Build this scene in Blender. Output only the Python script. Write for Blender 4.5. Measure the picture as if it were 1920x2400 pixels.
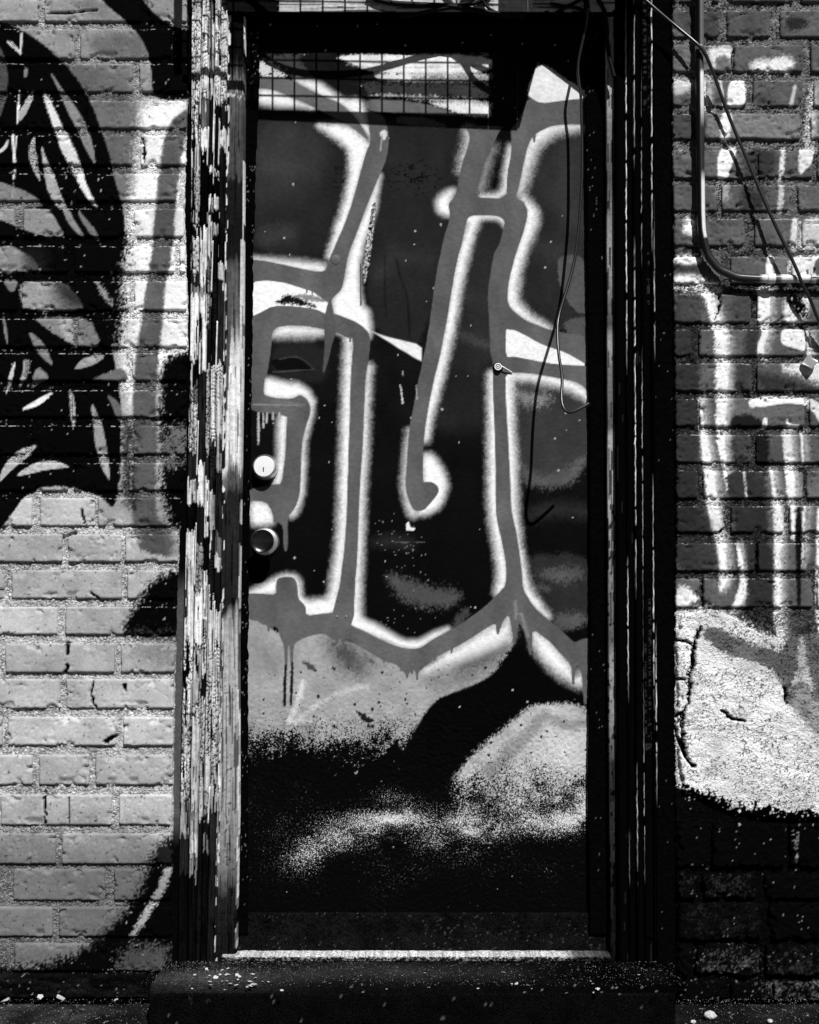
import bpy, bmesh, math, random
import numpy as np
from mathutils import Vector

for o in list(bpy.data.objects):
    bpy.data.objects.remove(o, do_unlink=True)
S = bpy.context.scene
C = S.collection
random.seed(7)
RNG = np.random.default_rng(7)

# ------------------------------------------------------------------ camera, sky, sun, exposure
# one photograph pixel is about one millimetre on the brick face (the plane y = 0)
CAM = np.array([0.0, -3.0, 0.93])
PITCH = math.radians(3.4)
FPX = 3000.0
cd = bpy.data.cameras.new('camera')
cam = bpy.data.objects.new('camera', cd); C.objects.link(cam)
cam.location = CAM; cam.rotation_euler = (math.radians(90) + PITCH, 0, 0)
cd.sensor_fit = 'VERTICAL'; cd.sensor_height = 24.0; cd.lens = 24.0 * FPX / 2400.0
cd.clip_start = 0.05; cd.clip_end = 300
S.camera = cam

SUND = Vector((-0.31, 1.0, -1.15)).normalized()        # the way the light travels
SUN_EL = math.asin(-SUND.z)
w = bpy.data.worlds.new('World'); S.world = w; w.use_nodes = True
nt = w.node_tree; nt.nodes.clear()
sky = nt.nodes.new('ShaderNodeTexSky'); sky.sky_type = 'NISHITA'; sky.sun_disc = False
sky.sun_elevation = SUN_EL
sky.air_density = 0.15; sky.dust_density = 0.0
sky.sun_rotation = math.atan2(-SUND.x, -SUND.y)
bw = nt.nodes.new('ShaderNodeRGBToBW')                  # black-and-white photograph
bg = nt.nodes.new('ShaderNodeBackground'); bg.inputs['Strength'].default_value = 0.05
wo = nt.nodes.new('ShaderNodeOutputWorld')
nt.links.new(sky.outputs[0], bw.inputs[0]); nt.links.new(bw.outputs[0], bg.inputs[0]); nt.links.new(bg.outputs[0], wo.inputs[0])

sd_ = bpy.data.lights.new('sun', 'SUN'); sd_.energy = 5.0; sd_.angle = math.radians(0.4); sd_.color = (1, 1, 1)
sun = bpy.data.objects.new('sun', sd_); C.objects.link(sun)
sun.location = (2, -4, 6); sun.rotation_euler = SUND.to_track_quat('-Z', 'Y').to_euler()

S.view_settings.view_transform = 'Standard'; S.view_settings.look = 'None'
S.view_settings.gamma = 1; S.view_settings.use_curve_mapping = False
S.view_settings.exposure = 0.12

# ------------------------------------------------------------------ camera-plane conversions for tracing
_f = np.array([0, math.cos(PITCH), math.sin(PITCH)]); _u = np.array([0, -math.sin(PITCH), math.cos(PITCH)])
def at(px, py, Y):
    """the point of the upright plane y = Y that stands at a photograph pixel"""
    a = (np.asarray(px, float) - 960) / FPX; b = (1200 - np.asarray(py, float)) / FPX
    dy = _f[1] + b * _u[1]; dz = _f[2] + b * _u[2]
    t = (Y - CAM[1]) / dy
    return np.stack([CAM[0] + a * t, np.broadcast_to(Y, np.shape(t)) * np.ones_like(t), CAM[2] + dz * t], -1)
def V(px, py, Y): return Vector(at(px, py, Y).tolist())
def zat(py, Y): return float(at(960, py, Y)[2])

# ------------------------------------------------------------------ noise
def _hash(ix, iy, seed):
    h = (ix.astype(np.int64) * 374761393 + iy.astype(np.int64) * 668265263 + seed * 144269504) & 0xFFFFFFFF
    h = ((h ^ (h >> 13)) * 1274126177) & 0xFFFFFFFF
    h = ((h ^ (h >> 16)) * 2246822519) & 0xFFFFFFFF
    return ((h ^ (h >> 15)) & 0xFFFFFF) / float(0xFFFFFF)
def vn(x, y, s=0):
    x = np.asarray(x, float); y = np.asarray(y, float)
    ix = np.floor(x); iy = np.floor(y); fx = x - ix; fy = y - iy
    fx = fx * fx * (3 - 2 * fx); fy = fy * fy * (3 - 2 * fy)
    a = _hash(ix, iy, s); b = _hash(ix + 1, iy, s); c = _hash(ix, iy + 1, s); d = _hash(ix + 1, iy + 1, s)
    return (a * (1 - fx) + b * fx) * (1 - fy) + (c * (1 - fx) + d * fx) * fy
def fbm(x, y, s=0, o=4):
    r = 0; a = 0.5; n = 0
    for k in range(o):
        r = r + a * vn(x * 2 ** k + 17.3 * k, y * 2 ** k - 9.1 * k, s + k); n += a; a *= 0.5
    return r / n
def vor(x, y, s=0):
    """cellular noise: distance to nearest and to second nearest point"""
    ix = np.floor(x); iy = np.floor(y)
    f1 = np.full(np.shape(x), 9.0); f2 = np.full(np.shape(x), 9.0)
    for dx in (-1, 0, 1):
        for dy in (-1, 0, 1):
            jx = ix + dx; jy = iy + dy
            d = np.hypot(jx + _hash(jx, jy, s) - x, jy + _hash(jx, jy, s + 5) - y)
            f2 = np.minimum(f2, np.maximum(f1, d)); f1 = np.minimum(f1, d)
    return f1, f2
def specks(x, y, cell, dens, seed, r0=.14, r1=.42):
    """round flecks of uneven size, thrown at random with a given density"""
    ix = np.floor(x / cell); iy = np.floor(y / cell); m = np.zeros(np.shape(x), bool)
    for dx in (-1, 0, 1):
        for dy in (-1, 0, 1):
            jx = ix + dx; jy = iy + dy
            r = cell * (r0 + (r1 - r0) * _hash(jx, jy, seed + 3) ** 2.5)
            d = np.hypot((jx + _hash(jx, jy, seed)) * cell - x, ((jy + _hash(jx, jy, seed + 1)) * cell - y) * (.7 + .6 * _hash(jx, jy, seed + 4)))
            m |= (_hash(jx, jy, seed + 2) < dens) & (d < r)
    return m
def sstep(a, b, x):
    t = np.clip((x - a) / (b - a + 1e-12), 0, 1); return t * t * (3 - 2 * t)

# ------------------------------------------------------------------ paint: shapes sprayed in layers
def chaikin(p, closed, it=2):
    p = np.asarray(p, float)
    for _ in range(it):
        if closed:
            q = np.roll(p, -1, 0); p = np.stack([0.8 * p + 0.2 * q, 0.2 * p + 0.8 * q], 1).reshape(-1, p.shape[1])
        else:
            a = 0.75 * p[:-1] + 0.25 * p[1:]; b = 0.25 * p[:-1] + 0.75 * p[1:]
            p = np.concatenate([p[:1], np.stack([a, b], 1).reshape(-1, p.shape[1]), p[-1:]])
    return p
def sd_poly(x, y, P):
    d = np.full(x.shape, 1e9); ins = np.zeros(x.shape, bool)
    Q = np.roll(P, -1, 0)
    for (ax, ay), (bx, by) in zip(P, Q):
        ex, ey = bx - ax, by - ay; L = ex * ex + ey * ey + 1e-9
        t = np.clip(((x - ax) * ex + (y - ay) * ey) / L, 0, 1)
        d = np.minimum(d, (x - ax - t * ex) ** 2 + (y - ay - t * ey) ** 2)
        c = (ay > y) != (by > y)
        if ey != 0: ins ^= c & (x < ax + (y - ay) * ex / ey)
    d = np.sqrt(d)
    return np.where(ins, -d, d)
def sd_line(x, y, P):
    d = np.full(x.shape, 1e9)
    for a, b in zip(P[:-1], P[1:]):
        ex, ey = b[0] - a[0], b[1] - a[1]; L = ex * ex + ey * ey + 1e-9
        t = np.clip(((x - a[0]) * ex + (y - a[1]) * ey) / L, 0, 1)
        d = np.minimum(d, np.hypot(x - a[0] - t * ex, y - a[1] - t * ey) - (a[2] + t * (b[2] - a[2])))
    return d
def P(pts, val, soft=3, grain=0, op=1.0, sm=2): return ('p', pts, val, soft, grain, op, sm)
def L(pts, r, val, soft=3, grain=0, op=1.0, sm=2):
    if isinstance(r, (int, float)): r = [r] * len(pts)
    return ('l', [(a[0], a[1], q) for a, q in zip(pts, r)], val, soft, grain, op, sm)
def lay(x, y, base, ops, pw=1.0):
    """compose sprayed layers over a base; x, y in photograph pixels on the traced plane"""
    out = base.copy()
    gr = 0.65 * vn(x / 2.3, y / 2.3, 91) + 0.35 * vn(x / 6, y / 6, 92) - 0.5
    wob = (vn(x / 17, y / 17, 93) - 0.5)
    for k, pts, val, soft, grain, op, sm in ops:
        p = chaikin(pts, k == 'p', sm) if sm else np.asarray(pts, float)
        m = soft + grain + 6 + (p[:, 2].max() if k == 'l' else 0)
        s = (x > p[:, 0].min() - m) & (x < p[:, 0].max() + m) & (y > p[:, 1].min() - m) & (y < p[:, 1].max() + m)
        if not s.any(): continue
        d = sd_poly(x[s], y[s], p) if k == 'p' else sd_line(x[s], y[s], p)
        d = d + gr[s] * grain * 1.6 + wob[s] * min(3.0, 0.6 + soft * 0.3)
        c = op * (1 - sstep(-soft * 0.5, soft * 0.5 + 0.6, d)) ** pw
        out[s] = out[s] * (1 - c) + val * c
    return out

W_, G_, K_ = 0.84, 0.098, 0.0015

# ------------------------------------------------------------------ materials
MATS = {}
def paint_mat(name, rough=0.8, bump=0.3, scale=260.0, kind='NOISE', spec=0.3, dist=0.002, var=0.18, mist=False, cscale=None):
    m = bpy.data.materials.new(name); m.use_nodes = True; t = m.node_tree; N = t.nodes; b = N['Principled BSDF']
    a = N.new('ShaderNodeAttribute'); a.attribute_name = 'paint'
    g = N.new('ShaderNodeNewGeometry')
    n1 = N.new('ShaderNodeTexNoise'); n1.inputs['Scale'].default_value = cscale or scale * 0.35; n1.inputs['Detail'].default_value = 5
    t.links.new(g.outputs['Position'], n1.inputs['Vector'])
    mr = N.new('ShaderNodeMapRange'); mr.inputs['To Min'].default_value = 1 - var; mr.inputs['To Max'].default_value = 1 + var
    mr.inputs['From Min'].default_value = 0.3; mr.inputs['From Max'].default_value = 0.7
    t.links.new(n1.outputs['Fac'], mr.inputs['Value'])
    mu = N.new('ShaderNodeMath'); mu.operation = 'MULTIPLY'
    t.links.new(a.outputs['Fac'], mu.inputs[0]); t.links.new(mr.outputs[0], mu.inputs[1])
    cl = N.new('ShaderNodeMath'); cl.operation = 'MINIMUM'; cl.inputs[1].default_value = 0.85
    t.links.new(mu.outputs[0], cl.inputs[0]); col = cl.outputs[0]
    if mist:                                           # fine spray dust and worn grain, thinner than the mesh can carry
        am = N.new('ShaderNodeAttribute'); am.attribute_name = 'mist'
        ng = N.new('ShaderNodeTexNoise'); ng.inputs['Scale'].default_value = 260; ng.inputs['Detail'].default_value = 2; ng.inputs['Roughness'].default_value = .7
        t.links.new(g.outputs['Position'], ng.inputs['Vector'])
        ng2 = N.new('ShaderNodeTexNoise'); ng2.inputs['Scale'].default_value = 380; ng2.inputs['Detail'].default_value = 3; ng2.inputs['Roughness'].default_value = .75
        of = N.new('ShaderNodeVectorMath'); of.operation = 'ADD'; of.inputs[1].default_value = (3.3, 1.7, 5.1); t.links.new(g.outputs['Position'], of.inputs[0]); t.links.new(of.outputs[0], ng2.inputs['Vector'])
        al = N.new('ShaderNodeAttribute'); al.attribute_name = 'loss'
        for an_, val in ((al, .0015), (am, .66)):
            th = N.new('ShaderNodeMath'); th.operation = 'MULTIPLY_ADD'; th.inputs[1].default_value = -.52; th.inputs[2].default_value = .76
            t.links.new(an_.outputs['Fac'], th.inputs[0])
            sb = N.new('ShaderNodeMath'); sb.operation = 'SUBTRACT'; t.links.new((ng if an_ is al else ng2).outputs['Fac'], sb.inputs[0]); t.links.new(th.outputs[0], sb.inputs[1])
            fc = N.new('ShaderNodeMapRange'); fc.inputs['From Min'].default_value = 0; fc.inputs['From Max'].default_value = .11; t.links.new(sb.outputs[0], fc.inputs['Value'])
            mx_ = N.new('ShaderNodeMix'); mx_.data_type = 'FLOAT'; mx_.inputs[3].default_value = val
            t.links.new(fc.outputs[0], mx_.inputs[0]); t.links.new(col, mx_.inputs[2]); col = mx_.outputs[0]
    t.links.new(col, b.inputs['Base Color'])
    b.inputs['Roughness'].default_value = rough; b.inputs['Specular IOR Level'].default_value = spec
    if kind == 'VORONOI':
        h = N.new('ShaderNodeTexVoronoi'); h.feature = 'DISTANCE_TO_EDGE'; h.inputs['Scale'].default_value = scale
        n2 = N.new('ShaderNodeTexNoise'); n2.inputs['Scale'].default_value = scale * 0.7
        t.links.new(g.outputs['Position'], n2.inputs['Vector'])
        mx = N.new('ShaderNodeMix'); mx.data_type = 'VECTOR'; mx.inputs[0].default_value = 0.012
        t.links.new(g.outputs['Position'], mx.inputs[4]); t.links.new(n2.outputs['Color'], mx.inputs[5])
        t.links.new(mx.outputs[1], h.inputs['Vector']); hv = h.outputs['Distance']
    else:
        h = N.new('ShaderNodeTexNoise'); h.inputs['Scale'].default_value = scale; h.inputs['Detail'].default_value = 4
        t.links.new(g.outputs['Position'], h.inputs['Vector']); hv = h.outputs['Fac']
    bp = N.new('ShaderNodeBump'); bp.inputs['Strength'].default_value = bump; bp.inputs['Distance'].default_value = dist
    t.links.new(hv, bp.inputs['Height']); t.links.new(bp.outputs[0], b.inputs['Normal'])
    MATS[name] = m; return m
def flat_mat(name, col, rough=0.6, metal=0.0, bump=0.15, scale=300.0, spec=0.4, var=0.3):
    m = bpy.data.materials.new(name); m.use_nodes = True; t = m.node_tree; N = t.nodes; b = N['Principled BSDF']
    g = N.new('ShaderNodeNewGeometry'); n = N.new('ShaderNodeTexNoise'); n.inputs['Scale'].default_value = scale; n.inputs['Detail'].default_value = 4
    t.links.new(g.outputs['Position'], n.inputs['Vector'])
    mr = N.new('ShaderNodeMapRange'); mr.inputs['From Min'].default_value = .3; mr.inputs['From Max'].default_value = .7
    mr.inputs['To Min'].default_value = col * (1 - var); mr.inputs['To Max'].default_value = col * (1 + var)
    t.links.new(n.outputs['Fac'], mr.inputs['Value']); t.links.new(mr.outputs[0], b.inputs['Base Color'])
    bp = N.new('ShaderNodeBump'); bp.inputs['Strength'].default_value = bump; bp.inputs['Distance'].default_value = 0.001
    t.links.new(n.outputs['Fac'], bp.inputs['Height']); t.links.new(bp.outputs[0], b.inputs['Normal'])
    b.inputs['Roughness'].default_value = rough; b.inputs['Metallic'].default_value = metal; b.inputs['Specular IOR Level'].default_value = spec
    MATS[name] = m; return m
paint_mat('painted_brick', 0.85, 0.55, 520, 'NOISE', 0.02, 0.0018, 0.14)
paint_mat('rough_mortar', 0.95, 1.0, 150, 'VORONOI', 0.0, 0.006, 0.3)
paint_mat('rough_stucco', 0.95, 0.8, 170, 'VORONOI', 0.0, 0.004, 0.12)
paint_mat('painted_door', 0.7, 0.5, 300, 'NOISE', 0.02, 0.0012, 0.1, True)
paint_mat('weathered_wood', 0.9, 0.5, 300, 'NOISE', 0.0, 0.002, 0.25)
paint_mat('black_rough', 0.95, 0.8, 240, 'NOISE', 0.0, 0.004, 0.3)
paint_mat('dirty_concrete', 0.95, 0.9, 300, 'NOISE', 0.0, 0.004, 0.95, False, 300)
paint_mat('painted_pipe', 0.35, 0.12, 260, 'NOISE', 0.35, 0.001, 0.1)
flat_mat('black_rubber', 0.004, 0.5, 0, 0.1, 300, 0.1)
flat_mat('black_steel', 0.012, 0.5, 0.2, 0.15, 300, 0.15)
flat_mat('wire_metal', 0.012, 0.3, 0.0, 0.1, 300, 0.5)
flat_mat('white_enamel', 0.78, 0.35, 0, 0.05, 200, 0.5, 0.05)
flat_mat('polished_steel', 0.10, 0.22, 1.0, 0.02, 120, 0.5, 0.1)
flat_mat('grey_paint', 0.10, 0.6, 0.0, 0.1, 300, 0.2, 0.2)
flat_mat('satin_steel', 0.6, 0.35, 0.9, 0.05, 120, 0.5, 0.1)
flat_mat('black_hole', 0.003, 0.9, 0, 0)
flat_mat('paint_flake', 0.5, 0.7, 0, 0.3, 400, 0.3, 0.3)
flat_mat('grit', 0.22, 0.9, 0, 0.2, 30, 0.1, 0.8)
flat_mat('asphalt', 0.05, 0.95, 0, 0.5, 200, 0.2, 0.4)
flat_mat('red_brick', 0.12, 0.85, 0, 0.5, 150, 0.2, 0.35)
flat_mat('plain_mortar', 0.2, 0.95, 0, 0.6, 150, 0.1, 0.35)

# ------------------------------------------------------------------ object helpers
def tag(o, label, cat, group=None):
    o['label'] = label; o['category'] = cat
    if group: o['group'] = group
    return o
def thing(name, label, cat, loc=(0, 0, 0), group=None):
    o = bpy.data.objects.new(name, None); C.objects.link(o); o.location = loc; o.empty_display_size = 0.05
    return tag(o, label, cat, group)
ROOTLOC = {}
def wloc(o):
    v = Vector((0, 0, 0))
    while o: v = v + o.location; o = o.parent
    return v
def link(name, me, mat, parent=None, loc=(0, 0, 0)):
    """loc is a world position; parts keep it relative to their parent"""
    o = bpy.data.objects.new(name, me); C.objects.link(o)
    if mat and not me.materials: me.materials.append(MATS[mat])
    loc = Vector(loc)
    if parent: o.parent = parent; loc = loc - wloc(parent)
    o.location = loc
    return o
def np_mesh(name, v, f, paint=None, smooth=True):
    me = bpy.data.meshes.new(name)
    nv, nf = len(v), len(f); k = f.shape[1]
    me.vertices.add(nv); me.vertices.foreach_set('co', np.ascontiguousarray(v, np.float32).ravel())
    me.loops.add(nf * k); me.loops.foreach_set('vertex_index', np.ascontiguousarray(f, np.int32).ravel())
    me.polygons.add(nf); me.polygons.foreach_set('loop_start', np.arange(0, nf * k, k, dtype=np.int32))
    me.polygons.foreach_set('loop_total', np.full(nf, k, np.int32))
    if smooth: me.polygons.foreach_set('use_smooth', np.ones(nf, bool))
    if paint is not None:
        a = me.attributes.new('paint', 'FLOAT', 'POINT'); a.data.foreach_set('value', np.ascontiguousarray(paint, np.float32))
    me.update(calc_edges=True); return me
def sheet(name, pos, paint, thick, mat, parent=None, axis=(0, 1, 0), closed_back=False):
    """pos (rows, cols, 3) front surface with a skirt going back by thick along axis"""
    n, m, _ = pos.shape
    org = pos.reshape(-1, 3).mean(0)
    idx = np.arange(n * m).reshape(n, m)
    f = np.stack([idx[:-1, :-1], idx[:-1, 1:], idx[1:, 1:], idx[1:, :-1]], -1).reshape(-1, 4)
    loop = np.concatenate([idx[0, :], idx[1:, -1], idx[-1, -2::-1], idx[-2:0:-1, 0]])
    v = pos.reshape(-1, 3); bk = v[loop] + np.array(axis) * thick
    bi = np.arange(len(loop)) + n * m
    l2 = np.roll(loop, -1); b2 = np.roll(bi, -1)
    sk = np.stack([loop, bi, b2, l2], -1)
    pv = paint.ravel(); pall = np.concatenate([pv, pv[loop]])
    me = np_mesh(name, np.concatenate([v, bk]) - org, np.concatenate([f, sk]), pall)
    return link(name, me, mat, parent, org)
def tube_mesh(name, pts, r, seg=8, paint=None):
    pts = [Vector(p) for p in pts]; n = len(pts)
    rr = r if isinstance(r, (list, tuple, np.ndarray)) else [r] * n
    vs = []; up = Vector((0.13, -1, 0.21)).normalized()
    for i, p in enumerate(pts):
        t = (pts[min(i + 1, n - 1)] - pts[max(i - 1, 0)]).normalized()
        a = t.cross(up); a = a.normalized() if a.length > 1e-4 else Vector((1, 0, 0)); b = t.cross(a).normalized()
        for k in range(seg):
            q = 2 * math.pi * k / seg; vs.append(p + (a * math.cos(q) + b * math.sin(q)) * rr[i])
    fs = [[i * seg + k, i * seg + (k + 1) % seg, (i + 1) * seg + (k + 1) % seg, (i + 1) * seg + k] for i in range(n - 1) for k in range(seg)]
    c0 = len(vs); vs.append(pts[0]); vs.append(pts[-1])
    tri = [[c0, (k + 1) % seg, k, k] for k in range(0)]
    v = np.array([list(q) for q in vs]); org = v.mean(0)
    pa = None
    if paint is not None: pa = np.concatenate([np.repeat(np.asarray(paint, float), seg), [paint[0], paint[-1]]])
    me = np_mesh(name, v - org, np.array(fs), pa)
    return me, org
def tube(name, pts, r, mat, parent=None, seg=8, paint=None):
    me, org = tube_mesh(name, pts, r, seg, paint); return link(name, me, mat, parent, org)
def smooth_path(pts, it=3): return [Vector(p) for p in chaikin(np.array([list(p) for p in pts]), False, it)]
def lathe(name, prof, centre, axis, mat, parent, seg=40):
    """prof: (radius, distance along axis); axis unit vector pointing out"""
    axis = Vector(axis).normalized(); a = axis.orthogonal().normalized(); b = axis.cross(a)
    vs = []
    for r, h in prof:
        for k in range(seg):
            q = 2 * math.pi * k / seg; vs.append(axis * h + (a * math.cos(q) + b * math.sin(q)) * r)
    fs = [[i * seg + k, i * seg + (k + 1) % seg, (i + 1) * seg + (k + 1) % seg, (i + 1) * seg + k] for i in range(len(prof) - 1) for k in range(seg)]
    me = np_mesh(name, np.array([list(q) for q in vs]), np.array(fs)); me.set_sharp_from_angle(angle=math.radians(28))
    o = link(name, me, mat, parent, centre)
    return o
def box_mesh(name, sx, sy, sz, bev=0.0):
    bm = bmesh.new(); bmesh.ops.create_cube(bm, size=1)
    for v in bm.verts: v.co = Vector((v.co.x * sx, v.co.y * sy, v.co.z * sz))
    if bev: bmesh.ops.bevel(bm, geom=bm.edges[:], offset=bev, segments=2, affect='EDGES')
    me = bpy.data.meshes.new(name); bm.to_mesh(me); bm.free(); return me
def box(name, c, s, mat, parent=None, bev=0.0): return link(name, box_mesh(name, *s, bev), mat, parent, c)
def pfun(pts):
    a = np.array(pts, float); return lambda y: np.interp(y, a[:, 0], a[:, 1])

# ================================================================== PAINT DATA
# ---- door
HALO = [
 P([(735,291),(812,290),(869,334),(862,356),(823,501),(779,606),(765,606),(788,530),(812,450),(820,380),(815,350),(785,322)], W_, 5, 9),
 P([(680,183),(745,190),(790,222),(800,232),(850,232),(862,290),(874,330),(850,300),(820,262),(793,240),(741,219)], W_*.95, 3, 3),
 P([(604,206),(640,208),(689,230),(745,256),(700,252),(604,246)], W_*.9, 4, 2),
 P([(893,402),(864,471),(815,600),(808,647),(798,680),(776,699),(784,745),(830,760),(868,800),(870,750),(863,725),(848,716),(842,640),(846,600),(862,545),(878,500),(888,440)], W_, 4, 3),
 P([(588,655),(660,655),(732,680),(775,705),(766,745),(690,722),(640,724),(588,750)], W_, 3),
 P([(590,604),(625,606),(700,612),(763,618),(765,642),(719,637),(660,625),(590,612)], W_*.95, 6, 5),
 P([(640,780),(650,764),(672,760),(719,762),(762,770),(760,785),(640,790)], W_, 10, 6),
 P([(786,776),(813,789),(832,792),(824,882),(815,1007),(810,1200),(805,1278),(793,1380),(780,1412),(718,1412),(712,1428),(720,1447),(790,1440),(800,1372),(812,1278),(817,1200),(823,1007),(826,882),(834,800)], W_, 4, 3),
 L([(818,800),(817,882),(812,1007),(806,1200),(800,1278),(787,1372),(777,1412)], [9,11,12,11,11,11,8], W_, 7, 8),
 L([(777,1414),(760,1420),(728,1424)], 15, W_, 8, 6),
 L([(866,860),(858,944),(855,1038),(848,1132),(845,1200),(842,1294),(837,1372),(834,1445)], [5,7,8,8,8,8,9,12], W_, 7, 8),
 P([(620,889),(616,913),(620,930),(647,936),(685,938),(703,927),(719,937),(730,955),(736,940),(722,913),(700,899),(660,895),(630,886)], W_, 4, 3),
 L([(731,945),(731,970),(720,1003),(712,1040),(709,1101),(707,1157),(697,1188),(686,1205)], [4,3,4,5,6,5,6,6], W_, 4, 5),
 P([(676,970),(674,1001),(671,1070),(662,1137),(640,1140),(652,1090),(652,1000),(658,972)], W_, 6, 5),
 P([(586,1172),(626,1174),(645,1210),(640,1229),(586,1231)], W_*.95, 5, 5),
 P([(583,1388),(612,1374),(645,1354),(669,1345),(695,1348),(706,1366),(708,1400),(722,1410),(722,1450),(695,1420),(690,1362),(655,1362),(650,1396),(583,1394)], W_, 4, 5),
 L([(830,1458),(860,1468),(905,1491),(945,1510),(975,1512),(990,1507),(1015,1490),(1050,1474)], [14,14,12,10,9,8,7,3], W_, 3, 2),
 # centre stroke
 P([(1067,443),(1040,449),(1022,470),(1028,497),(1056,507),(1064,490),(1056,478),(1060,462)], W_, 5, 4),
 L([(1112,516),(1097,560),(1082,610),(1072,656),(1057,748),(1042,823),(1019,915),(1003,985),(998,1030)], [11,12,13,13,12,12,12,9,6], W_, 6, 7),
 P([(990,1066),(1010,1062),(1030,1085),(1046,1120),(1048,1150),(1030,1190),(1000,1207),(975,1207),(990,1130)], W_, 5, 6),
 L([(1098,514),(1115,507),(1165,507),(1182,518),(1184,530)], [8,6,4,5,2], W_, 3, 2),
 L([(958,1010),(951,1090),(947,1140),(955,1175),(968,1203)], [3,5,5,7,9], W_*.8, 6, 8),
 # right stem
 L([(1153,880),(1153,920),(1157,1010),(1157,1100),(1158,1200),(1170,1270),(1178,1325),(1180,1365),(1168,1388)], [8,9,11,12,13,12,12,14,6], W_, 7, 8),
 L([(1189,880),(1192,970),(1197,1064),(1202,1156),(1204,1200),(1212,1240),(1219,1290),(1228,1345),(1233,1385),(1256,1415),(1284,1445)], [14,12,12,10,9,6,5,6,10,11,4], W_, 7, 8),
 L([(1186,880),(1215,881),(1252,883),(1308,893),(1345,905),(1366,919),(1380,938)], [8,9,10,12,14,12,5], W_, 8, 6),
 P([(1186,763),(1208,774),(1234,787),(1271,808),(1327,826),(1381,858),(1327,858),(1271,851),(1208,838),(1184,839)], W_*.95, 2),
 L([(1230,468),(1243,490),(1245,515),(1225,575),(1208,620),(1196,690),(1203,715),(1235,745),(1292,774)], [6,13,18,13,15,16,15,10,4], W_, 8, 8),
 L([(1373,297),(1327,296),(1290,302),(1262,318),(1244,345),(1234,390),(1218,450)], [4,8,14,17,14,10,5], W_, 14, 10),
 L([(1098,310),(1104,325),(1090,370),(1080,400)], [8,12,9,3], W_*.75, 12, 14),
 L([(1126,440),(1140,390),(1158,345)], [9,7,4], G_*2.6, 10, 12),
 L([(1196,345),(1192,400),(1183,460),(1130,463)], [3,10,7,3], W_, 7, 6),
 # under the base stroke
 P([(1048,1526),(1085,1508),(1137,1474),(1161,1458),(1173,1470),(1193,1438),(1200,1470),(1196,1495),(1150,1518),(1090,1540),(1040,1558),(985,1580)], W_, 14, 10),
 P([(1245,1470),(1290,1502),(1312,1528),(1338,1556),(1350,1590),(1366,1570),(1368,1612),(1330,1597),(1290,1567),(1262,1535),(1249,1510)], W_, 10, 10),
 P([(873,777),(900,788),(975,806),(988,816),(988,846),(979,842)], W_*.9, 4, 0, 1, 0),
]
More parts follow.
